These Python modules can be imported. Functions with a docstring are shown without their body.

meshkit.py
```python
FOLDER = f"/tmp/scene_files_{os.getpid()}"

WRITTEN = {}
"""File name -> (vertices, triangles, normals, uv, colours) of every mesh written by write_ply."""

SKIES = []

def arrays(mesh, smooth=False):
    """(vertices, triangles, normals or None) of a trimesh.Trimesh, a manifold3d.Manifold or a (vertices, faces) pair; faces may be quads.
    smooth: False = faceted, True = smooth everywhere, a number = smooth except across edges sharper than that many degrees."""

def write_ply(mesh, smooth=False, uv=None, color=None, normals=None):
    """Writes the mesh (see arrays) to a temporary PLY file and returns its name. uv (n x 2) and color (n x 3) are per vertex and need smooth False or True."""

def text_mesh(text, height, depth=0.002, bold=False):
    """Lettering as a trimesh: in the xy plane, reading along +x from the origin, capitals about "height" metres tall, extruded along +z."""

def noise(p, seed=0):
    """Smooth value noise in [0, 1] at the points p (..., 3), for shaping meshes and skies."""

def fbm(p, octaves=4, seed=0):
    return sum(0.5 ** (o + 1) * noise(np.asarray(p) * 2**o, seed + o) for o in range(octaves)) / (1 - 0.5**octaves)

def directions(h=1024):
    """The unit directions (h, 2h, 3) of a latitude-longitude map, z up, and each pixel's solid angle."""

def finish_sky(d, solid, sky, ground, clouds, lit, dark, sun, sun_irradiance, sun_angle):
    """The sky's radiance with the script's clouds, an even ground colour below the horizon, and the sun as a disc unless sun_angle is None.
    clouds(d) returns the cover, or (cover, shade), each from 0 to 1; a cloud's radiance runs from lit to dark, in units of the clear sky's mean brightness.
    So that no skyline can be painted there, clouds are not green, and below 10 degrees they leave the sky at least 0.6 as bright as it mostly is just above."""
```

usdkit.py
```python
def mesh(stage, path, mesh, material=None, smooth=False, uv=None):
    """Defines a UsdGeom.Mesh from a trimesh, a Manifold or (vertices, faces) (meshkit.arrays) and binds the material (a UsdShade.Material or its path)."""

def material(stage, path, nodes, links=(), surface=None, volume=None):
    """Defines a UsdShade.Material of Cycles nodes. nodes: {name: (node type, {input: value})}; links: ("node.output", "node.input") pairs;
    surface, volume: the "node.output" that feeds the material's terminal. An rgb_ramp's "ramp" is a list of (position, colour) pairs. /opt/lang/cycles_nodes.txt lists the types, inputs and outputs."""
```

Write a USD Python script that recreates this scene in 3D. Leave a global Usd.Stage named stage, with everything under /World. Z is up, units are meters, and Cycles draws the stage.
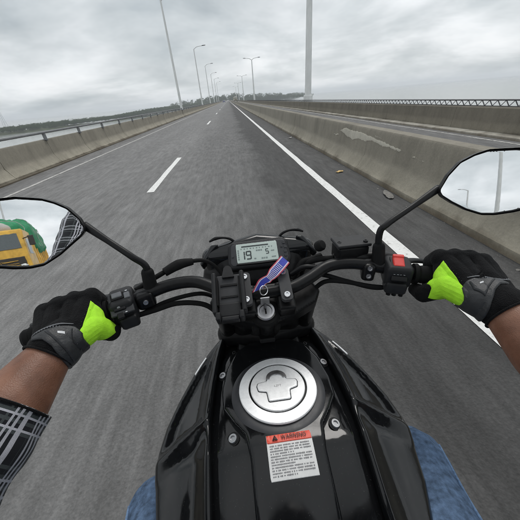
import math, random
import numpy as np, trimesh, manifold3d, shapely, meshkit, usdkit
from scipy.spatial import Delaunay
from shapely.geometry import Polygon, Point, box as sbox
from shapely import affinity
from pxr import Usd, UsdGeom, UsdLux, UsdShade, Gf, Sdf, Vt

rng = np.random.default_rng(7)
random.seed(7)
stage = Usd.Stage.CreateInMemory()
UsdGeom.SetStageUpAxis(stage, UsdGeom.Tokens.z)
UsdGeom.SetStageMetersPerUnit(stage, 1.0)
UsdGeom.Xform.Define(stage, '/World')
UsdGeom.Scope.Define(stage, '/World/Looks')
PI = math.pi
V = lambda *a: np.array(a, float)
def unit(v):
    v = np.asarray(v, float); return v / np.linalg.norm(v)

# ------------------------------------------------------------------ camera
CAM_H = 1.35
pitch, yaw, roll = math.radians(30.992), math.radians(3.259), math.radians(-5.0)
fw = V(math.sin(yaw)*math.cos(pitch), math.cos(yaw)*math.cos(pitch), -math.sin(pitch))
r0 = V(math.cos(yaw), -math.sin(yaw), 0); u0 = np.cross(r0, fw)
R_ = math.cos(roll)*r0 + math.sin(roll)*u0; U_ = -math.sin(roll)*r0 + math.cos(roll)*u0
cam = UsdGeom.Camera.Define(stage, '/World/camera')
cam.CreateHorizontalApertureAttr(36.0); cam.CreateVerticalApertureAttr(36.0)
cam.CreateFocalLengthAttr(36.0*270/520); cam.CreateClippingRangeAttr(Gf.Vec2f(0.02, 20000))
cam.AddTransformOp().Set(Gf.Matrix4d(*R_, 0, *U_, 0, *(-fw), 0, 0, 0, CAM_H, 1))
cam.CreateExposureAttr(0.0)

# ------------------------------------------------------------------ sky and sun
SUN_EL, SUN_ROT = math.radians(58), math.radians(25)
sky = UsdLux.DomeLight.Define(stage, '/World/sky')
sky.GetPrim().SetCustomDataByKey('kind', 'structure')
sky_mat = usdkit.material(stage, '/World/Looks/overcast_sky', {
    'tc': ('texture_coordinate', {}),
    'sep': ('separate_xyz', {}),
    'zc': ('math', {'math_type': 'maximum', 'value2': 0.0}),
    'zo': ('math', {'math_type': 'add', 'value2': 0.24}),
    'ux': ('math', {'math_type': 'divide'}), 'uy': ('math', {'math_type': 'divide'}),
    'uv': ('combine_xyz', {'z': 3.7}),
    'n1': ('noise_texture', {'scale': 1.05, 'detail': 7.0, 'roughness': 0.52, 'distortion': 0.25}),
    'n2': ('noise_texture', {'scale': 2.3, 'detail': 5.0, 'roughness': 0.55}),
    'r1': ('rgb_ramp', {'ramp': [(0.30, (4.8, 5.35, 5.65)), (0.45, (6.95, 7.4, 7.6)), (0.58, (9.3, 9.6, 9.8)), (0.75, (10.8, 10.9, 11.0))]}),
    'r2': ('rgb_ramp', {'ramp': [(0.3, (0.88, 0.885, 0.89)), (0.7, (1.05, 1.05, 1.05))]}),
    'mul': ('mix', {'mix_type': 'multiply', 'fac': 1.0}),
    'st': ('sky_texture', {'sky_type': 'single_scattering', 'sun_disc': False, 'sun_elevation': SUN_EL, 'sun_rotation': SUN_ROT, 'aerosol_density': 3.0}),
    'mx': ('mix', {'mix_type': 'mix', 'fac': 0.93}),
    'bg': ('background_shader', {'strength': 0.10}),
}, [('tc.generated', 'sep.vector'), ('sep.z', 'zc.value1'), ('zc.value', 'zo.value1'), ('sep.x', 'ux.value1'), ('zo.value', 'ux.value2'),
    ('sep.y', 'uy.value1'), ('zo.value', 'uy.value2'), ('ux.value', 'uv.x'), ('uy.value', 'uv.y'), ('uv.vector', 'n1.vector'), ('uv.vector', 'n2.vector'),
    ('n1.fac', 'r1.fac'), ('n2.fac', 'r2.fac'), ('r1.color', 'mul.color1'), ('r2.color', 'mul.color2'),
    ('st.color', 'mx.color1'), ('mul.color', 'mx.color2'), ('mx.color', 'bg.color')], surface='bg.background')
UsdShade.MaterialBindingAPI.Apply(sky.GetPrim()).Bind(sky_mat)
sun = UsdLux.DistantLight.Define(stage, '/World/sun')
sun.CreateIntensityAttr(0.35); sun.CreateAngleAttr(25.0); sun.CreateNormalizeAttr(True); sun.CreateColorAttr(Gf.Vec3f(1.0, 0.97, 0.93))
sd = V(math.cos(SUN_EL)*math.sin(SUN_ROT), math.cos(SUN_EL)*math.cos(SUN_ROT), math.sin(SUN_EL))
sx = unit(np.cross(V(0, 0, 1), sd)); sy = np.cross(sd, sx)
sun.AddTransformOp().Set(Gf.Matrix4d(*sx, 0, *sy, 0, *sd, 0, 0, 0, 50, 1))

# ------------------------------------------------------------------ scene helpers
names = {}
BASE = {}
def numbered(path):
    n = names.get(path, -1) + 1; names[path] = n
    return path if n == 0 else f'{path}_{n:03d}'
def tag(p, label=None, cat=None, group=None, kind=None):
    p = p.GetPrim() if hasattr(p, 'GetPrim') else p
    for k, v in (('label', label), ('category', cat), ('group', group), ('kind', kind)):
        if v: p.SetCustomDataByKey(k, v)
    return p
def thing(name, loc, label=None, cat=None, group=None, kind=None):
    path = numbered('/World/' + name)
    x = UsdGeom.Xform.Define(stage, path); x.AddTranslateOp().Set(Gf.Vec3d(*map(float, loc)))
    BASE[path] = V(*loc); tag(x, label, cat, group, kind)
    return path
def part(parent, name, mesh, mat, smooth=False, label=None, kind=None, uv=None):
    """parent: path of a thing or part; mesh given in world coordinates"""
    path = numbered(parent + '/' + name); b = BASE[parent]
    if hasattr(mesh, 'vertices'):
        mesh = (np.array(mesh.vertices) - b, np.array(mesh.faces))
    elif hasattr(mesh, 'to_mesh'):
        m = mesh.to_mesh(); mesh = (np.array(m.vert_properties[:, :3]) - b, np.array(m.tri_verts))
    else:
        mesh = (np.asarray(mesh[0]) - b, mesh[1])
    o = usdkit.mesh(stage, path, mesh, M[mat], smooth=smooth, uv=uv); BASE[path] = b
    tag(o, label, kind=kind)
    return path
def single(name, mesh, mat, label=None, cat=None, group=None, kind=None, smooth=False, uv=None):
    path = numbered('/World/' + name)
    o = usdkit.mesh(stage, path, mesh, M[mat], smooth=smooth, uv=uv); BASE[path] = V(0, 0, 0)
    tag(o, label, cat, group, kind); return path

# ------------------------------------------------------------------ materials
M = {}
def mat(name, base, rough=0.5, metal=0.0, var=0.12, scale=20.0, bump=0.0, bscale=200.0, coat=0.0, spec=0.5, rvar=0.0, sheen=0.0, stretch=(1, 1, 1)):
    lo = tuple(c*(1-var) for c in base); hi = tuple(min(1, c*(1+var)) for c in base)
    nodes = {'g': ('texture_coordinate', {}), 'mp': ('mapping', {'scale': stretch}),
             'n': ('noise_texture', {'scale': scale, 'detail': 5.0, 'roughness': 0.6}),
             'r': ('rgb_ramp', {'ramp': [(0.3, lo), (0.7, hi)]}),
             'p': ('principled_bsdf', {'roughness': rough, 'metallic': metal, 'coat_weight': coat, 'specular_ior_level': spec, 'sheen_weight': sheen})}
    links = [('g.object', 'mp.vector'), ('mp.vector', 'n.vector'), ('n.fac', 'r.fac'), ('r.color', 'p.base_color')]
    if rvar:
        nodes['rm'] = ('map_range', {'from_min': 0.3, 'from_max': 0.7, 'to_min': max(0.02, rough-rvar), 'to_max': rough+rvar})
        links += [('n.fac', 'rm.value'), ('rm.result', 'p.roughness')]
    if bump:
        nodes['bn'] = ('noise_texture', {'scale': bscale, 'detail': 4.0, 'roughness': 0.6}); nodes['b'] = ('bump', {'strength': bump, 'distance': 0.004})
        links += [('mp.vector', 'bn.vector'), ('bn.fac', 'b.height'), ('b.normal', 'p.normal')]
    M[name] = usdkit.material(stage, '/World/Looks/' + name, nodes, links, surface='p.BSDF')

mat('gloss_black', (0.0045, 0.0048, 0.0053), 0.09, spec=0.42, var=0.1, rvar=0.05, scale=35)
M['gloss_black'] = usdkit.material(stage, '/World/Looks/gloss_paint', {
    'g': ('texture_coordinate', {}), 'n': ('noise_texture', {'scale': 620.0, 'detail': 2.0}), 'n2': ('noise_texture', {'scale': 28.0, 'detail': 5.0, 'roughness': 0.65}),
    'r': ('rgb_ramp', {'ramp': [(0.0, (0.0045, 0.0048, 0.0053)), (0.68, (0.0045, 0.0048, 0.0053)), (0.76, (0.05, 0.05, 0.048)), (1.0, (0.06, 0.06, 0.055))]}),
    'rm': ('map_range', {'from_min': 0.35, 'from_max': 0.75, 'to_min': 0.05, 'to_max': 0.19}), 'bw': ('noise_texture', {'scale': 14.0, 'detail': 3.0}), 'b': ('bump', {'strength': 0.03, 'distance': 0.004}),
    'p': ('principled_bsdf', {'specular_ior_level': 0.42})},
    [('g.object', 'n.vector'), ('g.object', 'n2.vector'), ('g.object', 'bw.vector'), ('n.fac', 'r.fac'), ('r.color', 'p.base_color'), ('n2.fac', 'rm.value'), ('rm.result', 'p.roughness'), ('bw.fac', 'b.height'), ('b.normal', 'p.normal')], surface='p.BSDF')
mat('satin_black', (0.0050, 0.0050, 0.0054), 0.34, spec=0.24, var=0.25, scale=60, bump=0.05, bscale=700, rvar=0.08)
mat('matte_black', (0.006, 0.006, 0.0063), 0.6, spec=0.16, var=0.25, scale=70, bump=0.15, bscale=900)
mat('dark_plastic', (0.0135, 0.0138, 0.0150), 0.44, spec=0.26, var=0.18, scale=90, bump=0.12, bscale=1200, rvar=0.08)
mat('grey_plastic', (0.032, 0.033, 0.036), 0.45, spec=0.35, var=0.15, scale=80, bump=0.08, bscale=1000)
mat('button_grey', (0.15, 0.155, 0.165), 0.4, var=0.12, scale=120)
mat('rubber', (0.0058, 0.0058, 0.006), 0.7, spec=0.18, var=0.25, scale=90, bump=0.25, bscale=900)
mat('ring_grey', (0.028, 0.029, 0.033), 0.42, spec=0.4, var=0.15, scale=120, bump=0.08, bscale=1500, rvar=0.06)
mat('silver', (0.94, 0.945, 0.95), 0.40, metal=0.30, var=0.05, scale=200, rvar=0.06, bump=0.03, bscale=900)
mat('silver_disc', (0.84, 0.845, 0.85), 0.40, metal=0.30, var=0.06, scale=200, rvar=0.06)
mat('chrome', (0.78, 0.78, 0.79), 0.16, metal=1.0, var=0.05, rvar=0.06)
mat('steel', (0.42, 0.42, 0.43), 0.36, metal=1.0, var=0.15, rvar=0.08)
mat('red_button', (0.72, 0.055, 0.045), 0.42, var=0.08, scale=120)
mat('label_white', (0.74, 0.74, 0.73), 0.45, var=0.05, scale=60)
mat('label_red', (0.72, 0.085, 0.05), 0.45, var=0.06, scale=60)
mat('print_grey', (0.16, 0.16, 0.17), 0.5)
mat('print_white', (0.62, 0.63, 0.64), 0.5)
mat('lcd', (0.47, 0.545, 0.505), 0.18, var=0.05, scale=25, coat=0.3)
mat('lcd_ink', (0.030, 0.040, 0.040), 0.35)
mat('lcd_faint', (0.20, 0.24, 0.23), 0.35)
mat('ribbon_blue', (0.045, 0.06, 0.42), 0.6, var=0.2, scale=300, bump=0.2, bscale=1500)
mat('ribbon_red', (0.52, 0.05, 0.10), 0.6, var=0.2, scale=300, bump=0.2, bscale=1500)
mat('ribbon_white', (0.62, 0.60, 0.66), 0.6, var=0.12, scale=300, bump=0.2, bscale=1500)
mat('glove_black', (0.0050, 0.0050, 0.0056), 0.88, var=0.4, scale=90, bump=0.6, bscale=900, sheen=0.02, spec=0.10)
M['glove_black'] = usdkit.material(stage, '/World/Looks/glove_knit', {
    'g': ('texture_coordinate', {}), 'n': ('noise_texture', {'scale': 60.0, 'detail': 5.0, 'roughness': 0.6}), 'r': ('rgb_ramp', {'ramp': [(0.3, (0.0036, 0.0036, 0.0042)), (0.7, (0.0085, 0.0085, 0.0092))]}),
    'v': ('voronoi_texture', {'scale': 620.0}), 'f': ('noise_texture', {'scale': 95.0, 'detail': 4.0}), 'ad': ('math', {'math_type': 'multiply_add', 'value2': 0.6}), 'b': ('bump', {'strength': 0.8, 'distance': 0.0016}),
    'p': ('principled_bsdf', {'roughness': 0.86, 'specular_ior_level': 0.12, 'sheen_weight': 0.03})},
    [('g.object', 'n.vector'), ('g.object', 'v.vector'), ('g.object', 'f.vector'), ('n.fac', 'r.fac'), ('r.color', 'p.base_color'), ('v.distance', 'ad.value1'), ('f.fac', 'ad.value3'), ('ad.value', 'b.height'), ('b.normal', 'p.normal')], surface='p.BSDF')
mat('glove_lime', (0.42, 0.86, 0.035), 0.68, var=0.10, scale=90, bump=0.35, bscale=900, spec=0.3)
mat('glove_guard', (0.019, 0.020, 0.022), 0.36, var=0.25, scale=140, bump=0.25, bscale=700)
mat('jeans', (0.105, 0.165, 0.27), 0.85, var=0.5, scale=90, bump=0.6, bscale=900, spec=0.2)
mat('jeans_seam', (0.16, 0.25, 0.40), 0.85, var=0.35, scale=160, spec=0.2)
mat('shoe', (0.03, 0.028, 0.026), 0.6)
mat('aluminium_cast', (0.10, 0.10, 0.105), 0.45, metal=0.6, var=0.2)
mat('cream_road_paint', (0.74, 0.73, 0.70), 0.6)
mat('pole_paint', (0.60, 0.61, 0.60), 0.5, var=0.10, scale=3, stretch=(1, 1, 0.3))
mat('galvanised', (0.16, 0.165, 0.17), 0.5, metal=0.2, var=0.2, scale=6)
mat('dark_steel', (0.055, 0.056, 0.06), 0.5, var=0.2, scale=8)
mat('truck_yellow', (0.66, 0.38, 0.05), 0.45, var=0.35, scale=2.5, coat=0.2)
mat('truck_glass', (0.10, 0.115, 0.12), 0.10, var=0.1)
mat('truck_dark', (0.04, 0.035, 0.03), 0.6)
mat('tarp_green', (0.02, 0.24, 0.10), 0.6, var=0.35, scale=2.2, bump=0.5, bscale=9)
mat('headlamp', (0.75, 0.76, 0.75), 0.12)
mat('car_white', (0.62, 0.63, 0.63), 0.3, coat=0.4)
mat('car_blue', (0.06, 0.10, 0.20), 0.3, coat=0.4)
mat('bus_cream', (0.55, 0.50, 0.38), 0.4)
mat('litter_yellow', (0.62, 0.42, 0.16), 0.8, var=0.25, scale=60)
mat('litter_pale', (0.45, 0.43, 0.40), 0.8, var=0.2, scale=60)
mat('grit', (0.20, 0.19, 0.175), 0.9, var=0.3, scale=40)
mat('bark', (0.08, 0.065, 0.05), 0.9)
mat('mast_grey', (0.55, 0.57, 0.58), 0.6)
mat('land', (0.10, 0.12, 0.06), 0.9, var=0.35, scale=0.03)

# skin with fine creases
M['skin'] = usdkit.material(stage, '/World/Looks/skin', {
    'g': ('texture_coordinate', {}), 'n': ('noise_texture', {'scale': 26.0, 'detail': 6.0, 'roughness': 0.6}),
    'r': ('rgb_ramp', {'ramp': [(0.28, (0.125, 0.055, 0.032)), (0.5, (0.195, 0.088, 0.053)), (0.72, (0.26, 0.127, 0.079))]}),
    'v': ('voronoi_texture', {'scale': 620.0}), 'n2': ('noise_texture', {'scale': 55.0, 'detail': 7.0, 'roughness': 0.7}),
    'ad': ('math', {'math_type': 'add'}), 'b': ('bump', {'strength': 0.16, 'distance': 0.002}),
    'p': ('principled_bsdf', {'roughness': 0.46, 'subsurface_weight': 0.08, 'subsurface_scale': 0.006, 'specular_ior_level': 0.45})},
    [('g.object', 'n.vector'), ('n.fac', 'r.fac'), ('r.color', 'p.base_color'), ('g.object', 'v.vector'), ('g.object', 'n2.vector'), ('v.distance', 'ad.value1'), ('n2.fac', 'ad.value2'), ('ad.value', 'b.height'), ('b.normal', 'p.normal')], surface='p.BSDF')

# plaid cloth: bands along both directions of the cloth's own uv (metres)
def plaid(name):
    nodes = {'uv': ('uvmap', {'attribute': 'st'}), 's': ('separate_xyz', {}), 'p': ('principled_bsdf', {'roughness': 0.85, 'specular_ior_level': 0.2, 'sheen_weight': 0.1}),
             'w': ('noise_texture', {'scale': 900.0, 'detail': 2.0}), 'b': ('bump', {'strength': 0.35, 'distance': 0.001})}
    links = [('uv.UV', 's.vector'), ('uv.UV', 'w.vector'), ('w.fac', 'b.height'), ('b.normal', 'p.normal')]
    blk, gry, wht = (0.010, 0.011, 0.014), (0.050, 0.058, 0.060), (0.44, 0.44, 0.48)
    bands = {'x': [(0.0, blk), (0.30, gry), (0.36, blk), (0.44, gry), (0.50, wht), (0.54, blk), (0.60, gry), (0.66, blk), (0.74, wht), (0.78, gry), (0.84, blk)],
             'y': [(0.0, blk), (0.34, wht), (0.46, blk), (0.56, wht), (0.63, blk), (0.70, wht), (0.76, blk), (0.84, gry), (0.90, blk)]}
    for k, per in (('x', 0.058), ('y', 0.070)):
        nodes['m'+k] = ('math', {'math_type': 'divide', 'value2': per}); nodes['f'+k] = ('math', {'math_type': 'fraction'})
        nodes['r'+k] = ('rgb_ramp', {'ramp': bands[k], 'interpolate': False})
        links += [('s.'+k, 'm'+k+'.value1'), ('m'+k+'.value', 'f'+k+'.value1'), ('f'+k+'.value', 'r'+k+'.fac')]
    nodes['both'] = ('mix', {'mix_type': 'lighten', 'fac': 0.9})
    nodes['wv'] = ('noise_texture', {'scale': 1500.0, 'detail': 2.0}); nodes['wr'] = ('rgb_ramp', {'ramp': [(0.3, (0.55,)*3), (0.7, (1.3,)*3)]}); nodes['wm'] = ('mix', {'mix_type': 'multiply', 'fac': 1.0})
    links += [('rx.color', 'both.color1'), ('ry.color', 'both.color2'), ('uv.UV', 'wv.vector'), ('wv.fac', 'wr.fac'), ('both.color', 'wm.color1'), ('wr.color', 'wm.color2'), ('wm.color', 'p.base_color')]
    M[name] = usdkit.material(stage, '/World/Looks/' + name, nodes, links, surface='p.BSDF')
plaid('plaid')

def asphalt(name, dark=1.0):
    c = lambda v: (v*dark*1.0, v*dark*0.99, v*dark*0.98)
    M[name] = usdkit.material(stage, '/World/Looks/' + name, {
        'g': ('geometry', {}), 'mp': ('mapping', {'scale': (1.0, 0.10, 1.0)}),
        'n1': ('noise_texture', {'scale': 1.3, 'detail': 6.0, 'roughness': 0.62}),
        'n0': ('noise_texture', {'scale': 0.55, 'detail': 5.0, 'roughness': 0.6}),
        'r1': ('rgb_ramp', {'ramp': [(0.28, c(0.165)), (0.5, c(0.198)), (0.75, c(0.235))]}),
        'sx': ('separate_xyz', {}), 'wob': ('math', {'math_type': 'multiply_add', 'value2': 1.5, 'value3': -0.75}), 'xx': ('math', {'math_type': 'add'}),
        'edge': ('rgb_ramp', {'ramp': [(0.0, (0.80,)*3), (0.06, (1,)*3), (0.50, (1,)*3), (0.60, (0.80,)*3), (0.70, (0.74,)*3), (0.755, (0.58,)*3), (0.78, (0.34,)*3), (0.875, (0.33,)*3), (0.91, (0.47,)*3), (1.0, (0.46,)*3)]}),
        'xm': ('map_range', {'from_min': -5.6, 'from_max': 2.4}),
        'mu': ('mix', {'mix_type': 'multiply', 'fac': 1.0}),
        'fine': ('voronoi_texture', {'scale': 95.0}), 'n3': ('noise_texture', {'scale': 60.0, 'detail': 6.0, 'roughness': 0.7}),
        'r3': ('rgb_ramp', {'ramp': [(0.3, (0.74,)*3), (0.5, (1.0,)*3), (0.72, (1.28,)*3)]}),
        'mf': ('mix', {'mix_type': 'multiply', 'fac': 1.0}),
        'sv': ('noise_texture', {'scale': 8.0, 'detail': 6.0, 'roughness': 0.68}), 'mp2': ('mapping', {'scale': (1.0, 0.30, 1.0)}),
        'r4': ('rgb_ramp', {'ramp': [(0.3, (0.74,)*3), (0.7, (1.26,)*3)]}), 'm4': ('mix', {'mix_type': 'multiply', 'fac': 1.0}),
        'mp5': ('mapping', {'scale': (1.0, 0.07, 1.0)}), 'n5': ('noise_texture', {'scale': 24.0, 'detail': 4.0, 'roughness': 0.6}),
        'r5': ('rgb_ramp', {'ramp': [(0.3, (0.84,)*3), (0.7, (1.16,)*3)]}), 'm5': ('mix', {'mix_type': 'multiply', 'fac': 1.0}),
        'hb': ('math', {'math_type': 'add'}), 'b': ('bump', {'strength': 0.5, 'distance': 0.006}),
        'p': ('principled_bsdf', {'roughness': 0.82, 'specular_ior_level': 0.3})},
        [('g.position', 'mp.vector'), ('mp.vector', 'n1.vector'), ('g.position', 'n0.vector'), ('n1.fac', 'r1.fac'), ('g.position', 'sx.vector'), ('n0.fac', 'wob.value1'),
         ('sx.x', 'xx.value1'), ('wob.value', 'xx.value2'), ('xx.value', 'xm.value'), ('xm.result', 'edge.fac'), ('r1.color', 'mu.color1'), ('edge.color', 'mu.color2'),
         ('g.position', 'fine.vector'), ('g.position', 'n3.vector'), ('n3.fac', 'r3.fac'), ('mu.color', 'mf.color1'), ('r3.color', 'mf.color2'),
         ('g.position', 'mp2.vector'), ('mp2.vector', 'sv.vector'), ('sv.fac', 'r4.fac'), ('mf.color', 'm4.color1'), ('r4.color', 'm4.color2'), ('g.position', 'mp5.vector'), ('mp5.vector', 'n5.vector'), ('n5.fac', 'r5.fac'), ('m4.color', 'm5.color1'), ('r5.color', 'm5.color2'), ('m5.color', 'p.base_color'),
         ('fine.distance', 'hb.value1'), ('n3.fac', 'hb.value2'), ('hb.value', 'b.height'), ('b.normal', 'p.normal')], surface='p.BSDF')
asphalt('asphalt', 0.87); asphalt('asphalt_pale', 1.5)
def concrete(name, base, var=0.25):
    k = lambda f: tuple(c*f for c in base)
    M[name] = usdkit.material(stage, '/World/Looks/' + name, {
        'g': ('geometry', {}), 'mp': ('mapping', {'scale': (1.0, 1.0, 0.36)}),
        'n1': ('noise_texture', {'scale': 1.4, 'detail': 6.0, 'roughness': 0.62, 'distortion': 0.4}), 'r1': ('rgb_ramp', {'ramp': [(0.25, k(1-var)), (0.5, k(1.0)), (0.78, k(1+var*0.7))]}),
        'n2': ('noise_texture', {'scale': 9.0, 'detail': 5.0, 'roughness': 0.65}), 'r2': ('rgb_ramp', {'ramp': [(0.3, (0.84,)*3), (0.55, (1.0,)*3), (0.75, (1.08,)*3)]}),
        'm': ('mix', {'mix_type': 'multiply', 'fac': 0.8}),
        'n3': ('noise_texture', {'scale': 45.0, 'detail': 5.0, 'roughness': 0.7}), 'r3': ('rgb_ramp', {'ramp': [(0.3, (0.82,)*3), (0.7, (1.12,)*3)]}),
        'm3': ('mix', {'mix_type': 'multiply', 'fac': 0.8}),
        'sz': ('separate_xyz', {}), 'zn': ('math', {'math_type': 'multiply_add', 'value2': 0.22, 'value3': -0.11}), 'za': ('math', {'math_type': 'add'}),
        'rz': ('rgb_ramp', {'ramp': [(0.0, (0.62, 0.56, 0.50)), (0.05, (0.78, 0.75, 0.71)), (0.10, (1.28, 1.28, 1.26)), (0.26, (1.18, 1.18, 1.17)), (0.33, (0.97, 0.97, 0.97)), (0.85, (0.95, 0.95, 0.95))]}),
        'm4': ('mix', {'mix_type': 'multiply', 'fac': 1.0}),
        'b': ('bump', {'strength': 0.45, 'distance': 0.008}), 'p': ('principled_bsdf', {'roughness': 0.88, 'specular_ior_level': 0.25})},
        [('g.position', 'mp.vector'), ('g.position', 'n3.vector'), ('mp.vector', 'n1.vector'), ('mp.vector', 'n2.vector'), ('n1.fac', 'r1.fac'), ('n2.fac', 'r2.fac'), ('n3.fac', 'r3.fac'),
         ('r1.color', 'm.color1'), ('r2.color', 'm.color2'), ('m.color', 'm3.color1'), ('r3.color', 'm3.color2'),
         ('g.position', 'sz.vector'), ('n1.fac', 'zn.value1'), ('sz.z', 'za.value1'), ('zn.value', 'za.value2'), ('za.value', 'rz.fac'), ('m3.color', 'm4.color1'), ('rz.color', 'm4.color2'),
         ('m4.color', 'p.base_color'), ('n3.fac', 'b.height'), ('b.normal', 'p.normal')], surface='p.BSDF')
concrete('concrete', (0.248, 0.229, 0.188)); concrete('concrete_dark', (0.165, 0.15, 0.122)); concrete('concrete_pale', (0.33, 0.315, 0.28), 0.15); concrete('mortar', (0.47, 0.445, 0.38), 0.15)
# worn road paint: chips through to the asphalt
M['road_paint'] = usdkit.material(stage, '/World/Looks/road_paint', {
    'g': ('geometry', {}), 'n': ('noise_texture', {'scale': 22.0, 'detail': 7.0, 'roughness': 0.72}), 'r': ('rgb_ramp', {'ramp': [(0.33, (0.30, 0.30, 0.29)), (0.43, (0.68, 0.68, 0.66)), (0.7, (0.78, 0.78, 0.77))]}),
    'p': ('principled_bsdf', {'roughness': 0.65})}, [('g.position', 'n.vector'), ('n.fac', 'r.fac'), ('r.color', 'p.base_color')], surface='p.BSDF')
M['road_paint_faded'] = usdkit.material(stage, '/World/Looks/road_paint_faded', {
    'g': ('geometry', {}), 'n': ('noise_texture', {'scale': 9.0, 'detail': 7.0, 'roughness': 0.72}), 'r': ('rgb_ramp', {'ramp': [(0.38, (0.17, 0.165, 0.155)), (0.5, (0.42, 0.41, 0.39)), (0.7, (0.55, 0.54, 0.52))]}),
    'p': ('principled_bsdf', {'roughness': 0.7})}, [('g.position', 'n.vector'), ('n.fac', 'r.fac'), ('r.color', 'p.base_color')], surface='p.BSDF')
M['water'] = usdkit.material(stage, '/World/Looks/water', {
    'g': ('geometry', {}), 'mp': ('mapping', {'scale': (0.25, 0.12, 1.0)}), 'n': ('noise_texture', {'scale': 1.0, 'detail': 4.0}), 'b': ('bump', {'strength': 0.25, 'distance': 0.4}),
    'p': ('principled_bsdf', {'base_color': (0.17, 0.18, 0.165), 'roughness': 0.16, 'ior': 1.33})},
    [('g.position', 'mp.vector'), ('mp.vector', 'n.vector'), ('n.fac', 'b.height'), ('b.normal', 'p.normal')], surface='p.BSDF')
M['leaves'] = usdkit.material(stage, '/World/Looks/leaves', {
    'g': ('geometry', {}), 'n': ('noise_texture', {'scale': 0.35, 'detail': 4.0}), 'r': ('rgb_ramp', {'ramp': [(0.3, (0.030, 0.050, 0.020)), (0.55, (0.055, 0.085, 0.030)), (0.75, (0.085, 0.115, 0.045))]}),
    'd': ('principled_bsdf', {'roughness': 0.75, 'specular_ior_level': 0.2}), 't': ('translucent_bsdf', {}), 'm': ('mix_closure', {'fac': 0.25})},
    [('g.position', 'n.vector'), ('n.fac', 'r.fac'), ('r.color', 'd.base_color'), ('r.color', 't.color'), ('d.BSDF', 'm.closure1'), ('t.BSDF', 'm.closure2')], surface='m.closure')
M['mirror_glass'] = usdkit.material(stage, '/World/Looks/mirror_glass', {
    'p': ('metallic_bsdf', {'color': (0.93, 0.945, 0.95), 'edge_tint': (0.97, 0.97, 0.97), 'roughness': 0.015})}, surface='p.BSDF')
M['visor'] = usdkit.material(stage, '/World/Looks/visor', {'p': ('principled_bsdf', {'base_color': (0.02, 0.02, 0.025), 'roughness': 0.05})}, surface='p.BSDF')

# ------------------------------------------------------------------ mesh helpers
def cat(*ms):
    ms = [m for x in ms for m in (x if isinstance(x, (list, tuple)) else [x])]
    ms = [m if isinstance(m, trimesh.Trimesh) else to_tri(m) for m in ms]
    return trimesh.util.concatenate(ms)
def to_tri(m):
    mm = m.to_mesh(); return trimesh.Trimesh(np.array(mm.vert_properties[:, :3]), np.array(mm.tri_verts), process=False)
def mirror_x(m):
    return trimesh.Trimesh(np.array(m.vertices)*V(-1, 1, 1), np.array(m.faces)[:, ::-1], process=False)
def shift(m, *d):
    m = m.copy(); m.apply_translation(d); return m
def place(m, O, X, Y, Z):
    T = np.eye(4); T[:3, 0], T[:3, 1], T[:3, 2], T[:3, 3] = X, Y, Z, O
    m = m.copy(); m.apply_transform(T); return m
def frame_z(Z, hint=(0, 0, 1)):
    Z = unit(Z); X = np.cross(hint, Z)
    if np.linalg.norm(X) < 1e-6: X = np.cross((1, 0, 0), Z)
    X = unit(X); return X, np.cross(Z, X), Z
def boxm(a, b):
    a, b = np.minimum(a, b), np.maximum(a, b)
    return trimesh.creation.box(extents=b-a, transform=trimesh.transformations.translation_matrix((a+b)/2))
_ico = trimesh.creation.icosphere(1).vertices
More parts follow.
